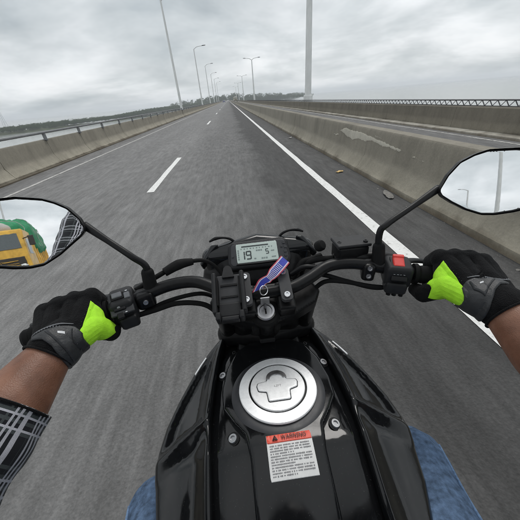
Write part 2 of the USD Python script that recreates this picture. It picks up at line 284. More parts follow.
def rbox(ext, r=0.004, detail=None):
    """rounded box about the origin"""
    e = np.asarray(ext)/2 - r
    ico = _ico if detail is None else trimesh.creation.icosphere(detail).vertices
    pts = np.vstack([ico*r + e*V(*s) for s in ((a, b, c) for a in (-1, 1) for b in (-1, 1) for c in (-1, 1))])
    return trimesh.convex.convex_hull(pts)
def hull(spheres, detail=2):
    ico = trimesh.creation.icosphere(detail).vertices
    return trimesh.convex.convex_hull(np.vstack([ico*r + np.asarray(p) for p, r in spheres]))
def lathe(profile, n=32):
    """profile (r, z) from bottom to top about +z"""
    return trimesh.creation.revolve(np.array(profile, float), sections=n)
def catmull(P, n):
    P = np.asarray(P, float)
    if len(P) == 2: return P[0] + np.linspace(0, 1, n)[:, None]*(P[1]-P[0])
    Q = np.vstack([2*P[0]-P[1], P, 2*P[-1]-P[-2]]); out = []
    for t in np.linspace(0, len(P)-1, n):
        i = min(int(t), len(P)-2); f = t-i; a, b, c, d = Q[i:i+4]
        out.append(0.5*((2*b)+(-a+c)*f+(2*a-5*b+4*c-d)*f*f+(-a+3*b-3*c+d)*f**3))
    return np.array(out)
def tube(P, R, seg=14, n=None, caps=True, squash=None, uv=False, wr=None):
    """swept tube through P with radii R; squash=(direction, factor) flattens the section; wr(u, th, i) multiplies the radius"""
    P = np.asarray(P, float); R = np.full(len(P), R, float) if np.ndim(R) == 0 else np.asarray(R, float)
    n = n or (len(P) if len(P) == 2 else 6*len(P))
    C = catmull(P, n); rr = np.interp(np.linspace(0, 1, n), np.linspace(0, 1, len(R)), R)
    T = np.gradient(C, axis=0); T /= np.linalg.norm(T, axis=1)[:, None]
    N = frame_z(T[0], (0, 0, 1) if abs(T[0][2]) < 0.9 else (0, 1, 0))[0]
    th = np.arange(seg+1 if uv else seg)/seg*2*PI; rings = []; uvs = []; L = 0
    for i in range(n):
        N = unit(N - T[i]*(N@T[i])); Bn = np.cross(T[i], N); r = rr[i]
        if i: L += np.linalg.norm(C[i]-C[i-1])
        w = np.array([wr(L, t, i) for t in th]) if wr else np.ones(len(th))
        ring = (np.cos(th)[:, None]*N + np.sin(th)[:, None]*Bn)*(r*w)[:, None]
        if squash is not None:
            d = unit(squash[0]); ring = ring + np.outer(ring@d, d)*(squash[1]-1)
        rings.append(C[i]+ring); uvs.append(np.stack([np.full(len(th), L), th*rr.mean()], 1))
    v = np.vstack(rings); k = len(th); f = []
    for i in range(n-1):
        for j in range(seg):
            a, b = i*k+j, i*k+(j+1) % k if not uv else i*k+j+1
            f += [(a, b, b+k), (a, b+k, a+k)]
    if caps:
        for i, fl in ((0, True), (n-1, False)):
            v = np.vstack([v, C[i]]); c = len(v)-1
            uvs.append(np.array([[0 if i == 0 else L, 0]]))
            for j in range(seg):
                a, b = i*k+j, i*k+((j+1) % k if not uv else j+1)
                f.append((c, b, a) if fl else (c, a, b))
    m = trimesh.Trimesh(v, np.array(f), process=False)
    return (m, np.vstack(uvs)) if uv else m
def panel(poly, zf, r=0.01, skirt=0.03, step=0.006):
    """pillow-edged sheet over a polygon in xy: z = zf(x, y), rounded off towards the edge, with a skirt below"""
    L = poly.exterior.length; nb = max(8, int(L/step))
    bd = np.array([poly.exterior.interpolate(t, normalized=True).coords[0] for t in np.arange(nb)/nb])
    pts = [bd]
    for k in (0.12, 0.35, 0.7, 1.1):
        q = poly.buffer(-r*k)
        for g in getattr(q, 'geoms', [q]):
            if g.is_empty: continue
            m = max(6, int(g.exterior.length/step)); pts.append(np.array([g.exterior.interpolate(t, normalized=True).coords[0] for t in np.arange(m)/m]))
    x0, y0, x1, y1 = poly.bounds
    gx, gy = np.meshgrid(np.arange(x0, x1, step*1.3), np.arange(y0, y1, step*1.3)); g = np.stack([gx.ravel(), gy.ravel()], 1)
    inner = poly.buffer(-r*1.1-step*0.5)
    g = g[shapely.contains_xy(inner, g[:, 0], g[:, 1])] if not inner.is_empty else g[:0]
    P = np.vstack(pts+[g]); P = P[np.sort(np.unique(np.round(P, 6), axis=0, return_index=True)[1])]
    D = Delaunay(P); f = D.simplices
    cc = P[f].mean(1); e1, e2 = P[f[:, 1]]-P[f[:, 0]], P[f[:, 2]]-P[f[:, 0]]; ar = e1[:, 0]*e2[:, 1]-e1[:, 1]*e2[:, 0]
    keep = shapely.contains_xy(poly, cc[:, 0], cc[:, 1]) & (np.abs(ar) > 1e-10); f = f[keep]; ar = ar[keep]
    f = np.where((ar < 0)[:, None], f[:, ::-1], f)
    d = shapely.distance(shapely.points(P), poly.exterior); q = 1-np.clip(d/r, 0, 1)
    z = np.array([zf(a, b) for a, b in P]) - r*(1-np.sqrt(np.maximum(0, 1-q*q)))
    v = np.column_stack([P, z])
    n = len(v); bz = v[:nb].copy(); bz[:, 2] -= skirt; v = np.vstack([v, bz])
    ccw = poly.exterior.is_ccw; s = []
    for j in range(nb):
        a, b, c, e = j, (j+1) % nb, n+j, n+(j+1) % nb
        s += [(a, c, e), (a, e, b)] if ccw else [(a, e, c), (a, b, e)]
    m = trimesh.Trimesh(v, np.vstack([f, s]), process=False); return m
def prism(poly, h, z0=0.0):
    return shift(trimesh.creation.extrude_polygon(poly, h, engine='earcut'), 0, 0, z0)
def mirror_poly(half):
    h = [tuple(p) for p in half]; return Polygon(h + [(-x, y) for x, y in reversed(h) if abs(x) > 1e-9])
def smooth_poly(pts, d=0.01):
    return Polygon(pts).buffer(-d).buffer(2*d).buffer(-d)
def skeleton(bones, edge=0.008, it=12):
    """bones: list of ((p, r), (q, r)); one smooth continuous surface"""
    ms = []
    for (p, r), (q, s) in bones:
        h = hull([(p, r), (q, s)], 2); ms.append(manifold3d.Manifold(manifold3d.Mesh(h.vertices.astype(np.float32), h.faces.astype(np.uint32))))
    m = manifold3d.Manifold.batch_boolean(ms, manifold3d.OpType.Add).refine_to_length(edge)
    t = to_tri(m); t.merge_vertices(); v0 = np.array(t.vertices); trimesh.smoothing.filter_taubin(t, lamb=0.5, nu=0.51, iterations=it)
    v1 = np.array(t.vertices); bad = (np.linalg.norm(v1-v0, axis=1) > 0.012) | ~np.isfinite(v1).all(1); v1[bad] = v0[bad]; t.vertices = v1; return t
def bolt(O, n, r=0.006, h=0.003):
    b = lathe([(0, -h), (r, -h), (r, h*0.4), (r*0.85, h), (r*0.5, h), (r*0.45, h*0.35), (0, h*0.35)], 18); return place(b, O, *frame_z(n))

# ================================================================== THE SETTING
def sheet(x0, x1, y0, y1, z): return trimesh.Trimesh([(x0, y0, z), (x1, y0, z), (x1, y1, z), (x0, y1, z)], [(0, 1, 2), (0, 2, 3)], process=False)
WATER_Z = -14.0
Y0, Y1 = -90.0, 880.0
single('river_water', sheet(-5200, 5200, -900, 7000, WATER_Z), 'water', kind='structure')

# far bank: a low terrain sheet whose shore curves in towards the bridge on the left
shore = [(-3200, 560), (-1500, 420), (-800, 330), (-420, 325), (-300, 345), (-235, 400), (-190, 500), (-140, 610), (-70, 720), (0, 780), (60, 800), (130, 900), (260, 1250), (500, 2100), (900, 3200)]
sh = catmull([(x, y, 0) for x, y in shore], 120)
rows = []
for k, (dy, z) in enumerate(((0, WATER_Z-0.5), (6, WATER_Z+1.4), (40, WATER_Z+2.0), (90, WATER_Z+1.5), (110, WATER_Z-0.6))):
    q = sh.copy(); q[:, 1] += dy; q[:, 2] = z + (meshkit.noise(q*0.02)-0.5)*(2.0 if k > 1 else 0.4); rows.append(q)
lv = np.vstack(rows); n_ = len(sh); lf = []
for k in range(len(rows)-1):
    for j in range(n_-1):
        a = k*n_+j; lf += [(a, a+1, a+n_+1), (a, a+n_+1, a+n_)]
single('river_bank', trimesh.Trimesh(lv, lf, process=False), 'land', kind='structure', smooth=True)

# bridge deck: girder box under both carriageways
single('bridge_deck', cat(boxm(V(-6.1, Y0, -0.35), V(8.0, Y1, -0.03)), boxm(V(-3.5, Y0, -2.6), V(5.5, Y1, -0.352))), 'concrete_dark', kind='structure')
road = thing('road', (0, 0, 0), kind='structure')
part(road, 'asphalt_surface', sheet(-5.62, 2.5, Y0, Y1, 0.0), 'asphalt')
opp = thing('opposite_road', (0, 0, 0), kind='structure')
part(opp, 'asphalt_surface', sheet(2.5, 7.05, Y0, Y1, 0.001), 'asphalt_pale')
def wobble_strip(xc, w, y0, y1, z, amp=0.006, step=0.25, seed=0):
    ys = np.concatenate([np.arange(y0, min(y1, 45), step), np.arange(max(y0, 45), y1, 6)] if y1 > 45 else [np.linspace(y0, y1, max(3, int((y1-y0)/0.12)))])
    ys = np.append(ys, y1) if ys[-1] < y1 else ys
    a = (meshkit.noise(np.stack([ys*2.1, ys*0+seed, ys*0], 1))-0.5)*2*amp; b = (meshkit.noise(np.stack([ys*2.3, ys*0+seed+9, ys*0], 1))-0.5)*2*amp
    v = np.vstack([np.stack([xc-w/2+a, ys, ys*0+z], 1), np.stack([xc+w/2+b, ys, ys*0+z], 1)]); n = len(ys)
    return trimesh.Trimesh(v, [t for i in range(n-1) for t in ((i, n+i, n+i+1), (i, n+i+1, i+1))], process=False)
part(road, 'edge_line', wobble_strip(1.475, 0.135, -40, Y1, 0.004, seed=1), 'road_paint')
part(road, 'edge_line', wobble_strip(-4.70, 0.10, -40, Y1, 0.004, seed=2), 'road_paint_faded')
for k in range(-2, 22):
    y = 5.1 + 16.2*k
    part(road, 'lane_dash', wobble_strip(-1.62, 0.13, y, y+3.5, 0.004, seed=10+k), 'road_paint')
part(opp, 'edge_line', wobble_strip(6.40, 0.08, 0, 300, 0.005, seed=5), 'road_paint_faded')

# concrete barriers
def barrier_panel(prof, x0, y0, y1, seed, flip=1, jitter=0.003, amp=0.005):
    """a length of barrier: profile (offset, height) closed, run along y, with a worn, slightly uneven face"""
    P = []
    for (a, b) in zip(prof[:-1], prof[1:]):
        m = max(1, int(math.dist(a, b)/0.06)); P += [tuple(np.array(a)+(np.array(b)-np.array(a))*t/m) for t in range(m)]
    P.append(prof[-1]); P = np.array(P); n = len(P)
    gap = 0.006 if flip < 0 else 0.0022; ys = np.linspace(y0+gap, y1-gap, max(2, int((y1-y0)/0.14)) if y1-y0 < 6.5 else 3)
    rg = np.random.default_rng(seed); dx, dz = (rg.random(2)-0.5)*2*jitter
    v = np.vstack([np.column_stack([x0+flip*P[:, 0]+dx, np.full(n, y), P[:, 1]+dz*(P[:, 1] > 0.1)]) for y in ys])
    nz = meshkit.fbm(v*V(6, 6, 9), 4, 3)-0.5
    chip = np.clip(meshkit.noise(v*V(5, 5, 16), 5)-0.62, 0, 1)*0.07*np.exp(-((v[:, 2]-0.24)/0.08)**2)
    v[:, 0] += flip*(nz*2*amp + chip); f = []
    for i in range(len(ys)-1):
        for j in range(n-1):
            a = i*n+j; t = [(a, a+1, a+n+1), (a, a+n+1, a+n)]; f += t if flip < 0 else [x[::-1] for x in t]
    for i, fl in ((0, 0), (len(ys)-1, 1)):
        c = trimesh.creation.triangulate_polygon(Polygon(P), engine='earcut')
        tf = np.array(c[1]); vv = np.array(c[0]); b = len(v)
        v = np.vstack([v, np.column_stack([x0+flip*vv[:, 0]+dx, np.full(len(vv), ys[i]), vv[:, 1]])])
        f += [tuple(b+k for k in (t if (fl == 0) == (flip > 0) else t[::-1])) for t in tf]
    return trimesh.Trimesh(v, np.array(f), process=False)
NJ = [(0, -0.02), (0.0, 0.075), (0.035, 0.10), (0.15, 0.30), (0.205, 0.705), (0.225, 0.728), (0.40, 0.73), (0.42, 0.71), (0.47, 0.30), (0.60, 0.08), (0.60, -0.02)]
med = thing('median_barrier', (2.25, 0, 0), 'sloped concrete median barrier right of the solid white edge line, scuffed with a pale patch', 'concrete barrier')
STEP = 2.2
def run_barrier(th, prof, x0, flip, matn, ya, yn, yf, step=STEP, off=0.0):
    y = ya + off; k = 0
    while y < yn:
        part(th, 'panel', barrier_panel(prof, x0, y, y+step, 100+k+int(abs(x0)*1000), flip), matn, smooth=35); y += step; k += 1
    part(th, 'far_panels', cat([barrier_panel(prof, x0, yy, yy+step*4, 7, flip) for yy in np.arange(y, yf, step*4)]), matn, smooth=35, kind='stuff')
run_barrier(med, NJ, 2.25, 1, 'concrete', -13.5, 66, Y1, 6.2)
# pale mortar patch smeared along the median's face
def face_x(z): return 2.25 + np.interp(z, [0.3, 0.705], [0.15, 0.205])
pp = Polygon([(6.55, 0.575), (6.25, 0.655), (5.9, 0.635), (5.4, 0.645), (4.9, 0.60), (3.98, 0.545), (4.02, 0.50), (4.3, 0.515), (4.5, 0.505), (5.0, 0.545), (5.15, 0.50), (5.5, 0.515), (5.75, 0.47), (6.1, 0.50), (6.3, 0.54)])
def ragged(pl, amp, seed):
    n = int(pl.exterior.length/0.035); q = []
    for k in range(n):
        p = np.array(pl.exterior.interpolate(k/n, normalized=True).coords[0]); q.append(p+amp*V(2.2, 1)*((np.array([meshkit.fbm(V(k*0.9, seed, 0), 3, 1), meshkit.fbm(V(k*0.9, seed+7, 3), 3, 2)])-0.5)*2))
    g = Polygon(q).buffer(0); return max(getattr(g, 'geoms', [g]), key=lambda a: a.area)
for k, pl in enumerate((pp, Polygon([(6.9, 0.47), (6.6, 0.50), (6.55, 0.47), (6.75, 0.45)]), Polygon([(4.9, 0.645), (4.35, 0.60), (4.3, 0.585), (4.85, 0.625)]), Polygon([(3.7, 0.50), (3.3, 0.475), (3.3, 0.46), (3.7, 0.485)]))):
    pm = panel(ragged(pl, 0.016, k), lambda y, z: 0.0075 + 0.004*meshkit.noise(V(y*14, z*20, 0)), 0.02, 0.02, 0.03)
    v = np.array(pm.vertices); pv = np.column_stack([face_x(v[:, 1])-v[:, 2], v[:, 0], v[:, 1]])
    part(med, 'mortar_patch', trimesh.Trimesh(pv, np.array(pm.faces)[:, ::-1], process=False), 'mortar', smooth=30)

lp = thing('parapet_barrier', (-5.5, 0, 0), 'concrete parapet with a steel tube rail on posts along the river side', 'concrete barrier')
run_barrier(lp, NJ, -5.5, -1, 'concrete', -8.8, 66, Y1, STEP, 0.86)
part(lp, 'gutter_strip', barrier_panel([(0, -0.01), (0, 0.03), (0.03, 0.045), (0.22, 0.05), (0.22, -0.01)], -5.44, -30, 300, 3, -1), 'concrete_dark')
yy = -8.8+0.86
rail = tube([(-5.70, y, 0.925) for y in (-30, Y1)], 0.034, 10); part(lp, 'rail', rail, 'galvanised', smooth=40)
posts_far = []
while yy < 200:
    pm = cat(boxm(V(-5.735, yy-0.035, 0.70), V(-5.665, yy+0.035, 0.90)), boxm(V(-5.76, yy-0.07, 0.726), V(-5.64, yy+0.07, 0.742)), hull([((-5.70, yy-0.03, 0.895), 0.022), ((-5.70, yy+0.03, 0.895), 0.022)], 1))
    if yy < 80: part(lp, 'rail_post', pm, 'galvanised')
    else: posts_far.append(pm)
    yy += STEP
part(lp, 'far_rail_posts', cat(posts_far), 'galvanised', kind='stuff')

rp = thing('parapet_wall', (7.0, 0, 0), 'brownish concrete parapet wall with zigzag lattice rail beyond the opposite carriageway', 'wall')
WALL = [(0, -0.02), (0, 0.10), (0.02, 0.30), (0.05, 0.63), (0.07, 0.65), (0.34, 0.655), (0.36, 0.63), (0.36, -0.02)]
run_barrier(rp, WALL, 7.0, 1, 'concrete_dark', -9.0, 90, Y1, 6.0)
part(rp, 'kerb', barrier_panel([(0, -0.02), (0, 0.055), (0.02, 0.07), (0.32, 0.075), (0.32, -0.02)], 6.67, -30, 400, 3, 1), 'concrete_pale')
RX = 7.20
part(rp, 'top_chord', tube([(RX, -10, 0.81), (RX, 300, 0.81)], 0.019, 8), 'dark_steel', smooth=40)
part(rp, 'bottom_chord', tube([(RX, -10, 0.668), (RX, 300, 0.668)], 0.010, 8), 'dark_steel', smooth=40)
diag = []
for k in range(900):
    y = 1.5 + 0.13*k; up = k % 2
    diag.append(tube([(RX, y, 0.668 if up else 0.805), (RX, y+0.13, 0.805 if up else 0.668)], 0.013 if up else 0.009, 5))
for d in diag[:280]: part(rp, 'lattice_bar', d, 'dark_steel')
part(rp, 'far_lattice_bars', cat(diag[280:]), 'dark_steel', kind='stuff')

# grit and crumbs along the foot of the median
gr = []
for _ in range(200):
    y = 1.5 + 26*rng.random()**1.4; x = 2.24-abs(rng.normal(0, 0.10)) if rng.random() < 0.8 else 2.2-0.6*rng.random()
    s = 0.003+0.010*rng.random()**3; m = trimesh.creation.icosphere(0); m.vertices *= V(s*(0.7+rng.random()), s*(0.7+rng.random()), s*0.6); m.vertices += rng.normal(0, s*0.15, m.vertices.shape)
    gr.append(shift(m, x, y, s*0.3))
single('roadside_grit', cat(gr), 'grit', kind='stuff', label='pale crumbs of grit along the foot of the median barrier', cat='grit')
def scrap(name, x, y, w, l, rot, m, label, seed, category):
    rg = np.random.default_rng(seed); pts = [(math.cos(a)*l*(0.4+0.14*rg.random()), math.sin(a)*w*(0.4+0.14*rg.random())) for a in np.linspace(0, 2*PI, 12)[:-1]]
    pl = affinity.rotate(Polygon(pts), rot)
    mm = panel(pl, lambda a, b: 0.016 + 0.02*meshkit.noise(V(a*22, b*22, seed)), 0.004, 0.004, 0.012); single(name, shift(mm, x, y, 0.0), m, label, category, smooth=40)
scrap('litter_scrap', 1.97, 5.15, 0.085, 0.19, 14, 'litter_yellow', 'yellow-brown scrap of litter lying between white line and median barrier', 3, 'litter')
scrap('litter_scrap', 2.08, 10.5, 0.09, 0.17, 40, 'litter_pale', 'small pale scrap of litter further up the median shoulder', 4, 'litter')
scrap('litter_scrap', 2.12, 3.62, 0.12, 0.36, 78, 'grit', 'flat grey flake of concrete against the median foot by the right mirror arm', 5, 'litter')

# ------------------------------------------------------------------ lamp posts
def lamp_post(loc, h, rb, rt, label, arms, reach=1.8, base=0.8, collar=False):
    x, y, z = loc; t = thing('lamp_post', loc, label, 'lamp post')
    part(t, 'base_plate', cat(boxm(V(x-rb*1.9, y-rb*1.9, z-0.02), V(x+rb*1.9, y+rb*1.9, z+0.05)), *[shift(lathe([(0, 0), (0.03, 0), (0.03, 0.06), (0, 0.06)], 8), x+a*rb*1.5, y+b*rb*1.5, z+0.04) for a in (-1, 1) for b in (-1, 1)]), 'galvanised')
    part(t, 'pole', tube([(x, y, z+0.045), (x, y, z+h)], [rb, rt], 20, n=12), 'pole_paint', smooth=40)
    if collar: part(t, 'collar', shift(lathe([(rb*1.0, 0), (rb*1.35, 0), (rb*1.35, base), (rb*1.2, base+0.08), (rb*0.95, base+0.1)], 24), x, y, z+0.052), 'pole_paint', smooth=30)
    for s in arms:
        part(t, 'arm', tube([(x, y, z+h-0.1), (x+s*reach*0.35, y, z+h+0.28), (x+s*reach, y, z+h+0.42)], [rt*0.75, rt*0.6, rt*0.5], 10, n=12), 'pole_paint', smooth=40)
        hd = hull([((x+s*reach*0.95, y, z+h+0.42), 0.05), ((x+s*(reach+0.2), y-0.09, z+h+0.45), 0.06), ((x+s*(reach+0.2), y+0.09, z+h+0.45), 0.06), ((x+s*(reach+0.62), y, z+h+0.47), 0.05)], 1)
        hp = part(t, 'lamp_head', hd, 'grey_plastic', smooth=50)
        part(hp, 'lens', place(trimesh.creation.icosphere(2), (x+s*(reach+0.3), y, z+h+0.40), V(0.2, 0, 0), V(0, 0.1, 0), V(0, 0, 0.04)), 'headlamp', smooth=True)
left_names = ['nearest lamp post along the river-side parapet, its arm over the road', 'second lamp post along the river-side parapet', 'third lamp post along the river-side parapet', 'fourth lamp post along the river-side parapet', 'fifth lamp post along the river-side parapet', 'sixth and last separate lamp post of the river side']
for k, nm in enumerate(left_names):
    lamp_post((-5.72, 38.5+31.5*k, 0.73), 10.0, 0.145, 0.085, nm, (1,))
lamp_post((-5.72, -26, 0.73), 10.0, 0.16, 0.09, 'lamp post behind the rider on the river-side parapet', (1,))
right_names = ['thick pale lamp post with collared foot, nearest beyond the right parapet wall', 'second lamp post beyond the right parapet wall, with two arms', 'third lamp post beyond the right parapet wall', 'fourth lamp post beyond the right parapet wall', 'fifth lamp post beyond the right parapet wall']
for k, nm in enumerate(right_names):
    lamp_post((8.0, 31.0+64*k, -0.35 if k else -0.35), 13.0 if k == 0 else 11.0, 0.33 if k == 0 else 0.26, 0.22 if k == 0 else 0.11, nm, (-1, 1), collar=(k == 0), base=1.4)
lamp_post((8.0, -33, -0.35), 13.5, 0.33, 0.20, 'lamp post behind the rider seen in the right mirror', (-1,))
lamp_post((8.0, -64, -0.35), 13.5, 0.26, 0.16, 'farther lamp post behind the rider on the right side', (-1,))

# ------------------------------------------------------------------ far wood on the bank (leaf clumps on instanced trees)
def tree_proto(i):
    rg = np.random.default_rng(50+i); v, f = [], []
    h = 9+3*rg.random(); lobes = [(rg.normal(0, 1.9, 2), h*(0.45+0.45*rg.random()), 1.5+1.3*rg.random()) for _ in range(9)]
    for _ in range(200):
        (lx, ly), lz, lr = lobes[rg.integers(len(lobes))]; d = unit(rg.normal(size=3)); c = V(lx, ly, lz)+d*lr*(0.65+0.45*rg.random())
        n = unit(d+rg.normal(0, 0.7, 3)); a = unit(np.cross(n, rg.normal(size=3))); b = np.cross(n, a); s = 0.35+0.45*rg.random(); k = len(v)
        v += [c-a*s, c+b*s*0.6, c+a*s, c-b*s*0.6]; f += [(k, k+1, k+2), (k, k+2, k+3)]
    return trimesh.Trimesh(v, f, process=False)
def wood(name, spots, label):
    path = '/World/'+name; pi = UsdGeom.PointInstancer.Define(stage, path); tag(pi, label, 'trees', kind='stuff')
    for i in range(4):
        mp = f'{path}/crown_{i+1:03d}'; usdkit.mesh(stage, mp, tree_proto(i), M['leaves']); pi.CreatePrototypesRel().AddTarget(mp)
    rg = np.random.default_rng(5); n = len(spots)
    pi.CreateProtoIndicesAttr(Vt.IntArray([int(k) for k in rg.integers(0, 4, n)]))
    pi.CreatePositionsAttr(Vt.Vec3fArray([Gf.Vec3f(*map(float, s[:3])) for s in spots]))
    pi.CreateScalesAttr(Vt.Vec3fArray([Gf.Vec3f(float(s[3]*1.15), float(s[3]*1.15), float(s[3])) for s in spots]))
    pi.CreateOrientationsAttr(Vt.QuathArray([Gf.Quath(math.cos(a/2), 0, 0, math.sin(a/2)) for a in rg.random(n)*2*PI]))
spots = []
dense = catmull([(x, y, 0) for x, y in shore], 1500)
for p in dense:
    if p[0] < -1800 or p[0] > 600: continue
    for row in range(5):
        if abs(p[0]-1.2) < 11: continue
        
        big = 0.52 if p[0] < -150 else np.interp(p[0], [-150, -20, 20, 120], [0.52, 1.15, 1.5, 1.1])
        y = p[1]+8+row*13+rng.normal(0, 4); spots.append((p[0]+rng.normal(0, 3.5), y, WATER_Z+1.2+row*0.4, big*(0.75+0.5*rng.random()) * (0.6 + 0.8*float(meshkit.noise(V(p[0]*0.02, 0, 0))))))
wood('far_bank_wood', spots, 'hazy dark green line of trees along the far river bank')
spots = [(x, 800+rng.random()*80+abs(x)*0.25, WATER_Z+4, (1.75-0.0042*abs(x))*(0.6+0.75*rng.random())) for x in list(9+230*rng.random(170)**1.5)+list(-9-150*rng.random(90)**1.4)]
wood('bridge_end_wood', spots, 'hazy trees where the bridge reaches the far shore')

# lattice masts far over the river
def mast(x, y, h, label):
    t = thing('river_mast', (x, y, WATER_Z), label, 'mast'); w = h*0.07; b = []
    for a in (-1, 1):
        for c in (-1, 1): part(t, 'leg', tube([(x+a*w, y+c*w, WATER_Z), (x+a*w*0.15, y+c*w*0.15, WATER_Z+h)], 0.45, 6), 'mast_grey')
    for k in range(1, 6):
        q = k/6; ww = w*(1-0.85*q); z = WATER_Z+h*q; part(t, 'bracing', boxm(V(x-ww, y-ww, z-0.2), V(x+ww, y+ww, z+0.2)), 'mast_grey')
    part(t, 'crossarm', boxm(V(x-w*1.6, y-0.6, WATER_Z+h*0.86), V(x+w*1.6, y+0.6, WATER_Z+h*0.9)), 'mast_grey')
for k, (x, y, h) in enumerate(((-900, 900, 42), (-820, 900, 36), (-700, 900, 44), (-640, 930, 52))):
    mast(x, y, h, ['leftmost pale lattice mast beyond the river', 'second short pale lattice mast from the left beyond the river', 'third pale lattice mast from the left beyond the river', 'tallest and rightmost pale lattice mast beyond the river'][k])

# ------------------------------------------------------------------ vehicles
def wheel_mesh(c, r, w, ax=(1, 0, 0)):
    prof = [(0, -w*0.3), (r*0.55, -w*0.32), (r*0.6, -w*0.5), (r*0.93, -w*0.5), (r, -w*0.35), (r, w*0.35), (r*0.93, w*0.5), (r*0.6, w*0.5), (r*0.55, w*0.32), (0, w*0.3)]
    return place(lathe(prof, 24), c, *frame_z(ax))
def truck(name, loc, face, label, body, tarp, cat_='truck', L=7.0):
    """lorry with a square cab and a tarpaulin-covered load; face = +1 looks along +y"""
    t = thing(name, loc, label, cat_); ox, oy, oz = loc
    def W(m):
        m = m.copy(); v = np.array(m.vertices)
        if face < 0: v = v*V(-1, -1, 1)
        m.vertices = v + V(ox, oy, oz); return m
    B = lambda n, a, b, mt, r=0.04: part(t, n, W(place(rbox(np.abs(np.array(b)-np.array(a)), r), (np.array(a)+np.array(b))/2, V(1, 0, 0), V(0, 1, 0), V(0, 0, 1))), mt, smooth=40)
    # local: front at y=0, body extends to -L
    cab = cat(manifold3d.Manifold(manifold3d.Mesh(*[np.ascontiguousarray(x) for x in (lambda h: (h.vertices.astype(np.float32), h.faces.astype(np.uint32)))(hull([((a*1.10, y, z), 0.06) for a in (-1, 1) for y, z in ((-0.05, 0.75), (-0.05, 1.55), (-0.22, 2.42), (-1.65, 2.5), (-1.65, 0.75))], 1))])))
    cb = part(t, 'cab', W(cab), body, smooth=40)
    ws = prism(Polygon([(-1.02, 0.24), (1.02, 0.24), (0.98, 0.80), (-0.98, 0.80)]), 0.02)
    part(cb, 'windscreen', W(place(ws, (0, 0.012, 1.53), (1, 0, 0), unit((0, -0.192, 0.981)), unit((0, 0.981, 0.192)))), 'truck_glass')
    part(cb, 'screen_pillar', W(place(rbox((0.05, 0.03, 0.58), 0.01), (0, -0.075, 2.04), V(1, 0, 0), unit((0, 0.981, 0.192)), unit((0, -0.192, 0.981)))), 'truck_dark')
    part(cb, 'roof_bundle', W(place(trimesh.creation.icosphere(3), (0, -0.75, 2.62), V(0.75, 0, 0), V(0, 0.5, 0), V(0, 0, 0.34))), 'litter_pale', smooth=True)
    B('grille', (-1.02, 0.0, 0.90), (1.02, 0.05, 1.46), 'truck_dark', 0.02)
    for k in range(4): B('grille_bar', (-0.8, 0.045, 0.96+k*0.12), (0.8, 0.07, 0.985+k*0.12), body, 0.008)
    B('bumper', (-1.15, -0.1, 0.48), (1.15, 0.16, 0.76), 'truck_dark', 0.05)
    for s in (-1, 1):
        part(t, 'headlight', W(place(lathe([(0, -0.02), (0.11, -0.02), (0.11, 0.03), (0.07, 0.06), (0, 0.065)], 20), (s*0.92, 0.03, 1.1), *frame_z((0, 1, 0)))), 'headlamp', smooth=40)
        part(t, 'wing_mirror', W(cat(tube([(s*1.12, -0.1, 2.1), (s*1.32, 0.05, 2.12)], 0.018, 8), place(rbox((0.18, 0.06, 0.36), 0.02), (s*1.38, 0.06, 1.98), V(1, 0, 0), V(0, 1, 0), V(0, 0, 1)))), 'truck_dark')
        part(t, 'side_window', W(boxm(V(s*1.152, -1.1, 1.55), V(s*1.166, -0.35, 2.15))), 'truck_glass')
        for y in (-0.85, -L+2.2, -L+1.1):
            w = part(t, 'wheel', W(wheel_mesh((s*0.98, y, 0.5), 0.5, 0.3)), 'rubber', smooth=30)
            part(w, 'hub', W(wheel_mesh((s*1.02, y, 0.5), 0.24, 0.25)), 'steel', smooth=30)
    B('wiper', (-0.02, 0.03, 1.5), (0.02, 0.06, 2.0), 'truck_dark', 0.008)
    B('chassis', (-0.45, -L, 0.6), (0.45, -0.2, 0.85), 'truck_dark', 0.03)
    B('load_bed', (-1.18, -L, 0.9), (1.18, -1.85, 2.1), body, 0.03)
    for k in range(7): B('bed_rib', (-1.22, -L+0.2+k*0.75, 0.92), (1.22, -L+0.28+k*0.75, 2.08), body, 0.02)
    if tarp:
        tm = trimesh.creation.icosphere(4); tv = np.array(tm.vertices); p = np.sign(tv)*np.abs(tv)**0.62
        p = p*V(1.28, (L-1.5)/2, 1.05); p[:, 2] = np.where(p[:, 2] > 0, p[:, 2]*1.0, p[:, 2]*0.85); p += V(0, -(L+1.35)/2, 2.35)
        p += tv*((meshkit.fbm(p*V(1.3, 1.3, 1.2), 3, 2)-0.5)*0.55 + np.abs(meshkit.fbm(p*V(4.5, 3.0, 1.5), 3, 9)-0.5)*0.35)[:, None]
        tp = part(t, 'tarpaulin', W(trimesh.Trimesh(p, tm.faces, process=False)), 'tarp_green', smooth=True)
        for k in range(5):
            y = -1.9-k*1.0; ang = np.linspace(-0.25, PI+0.25, 24); line = []
            for a in ang:
                d = unit(V(math.cos(a), 0, math.sin(a))); rel = p-V(0, y, 2.35); sc_ = (rel@d) - 2.0*np.abs(rel[:, 1]) - 1.2*np.linalg.norm(rel-V(0, 1, 0)*rel[:, 1:2]-(rel@d)[:, None]*d, axis=1); q_ = p[np.argmax(sc_)]; line.append(q_+d*0.015)
            part(tp, 'rope', W(tube(line, 0.011, 6, n=40)), 'litter_pale')
    return t
truck('lorry', (-2.50, -6.2, 0), 1, 'yellow lorry with green tarpaulin load following behind, seen in the left mirror', 'truck_yellow', True)
truck('lorry', (4.9, 205, 0), -1, 'small distant pale lorry on the opposite carriageway near the bridge end', 'bus_cream', False)
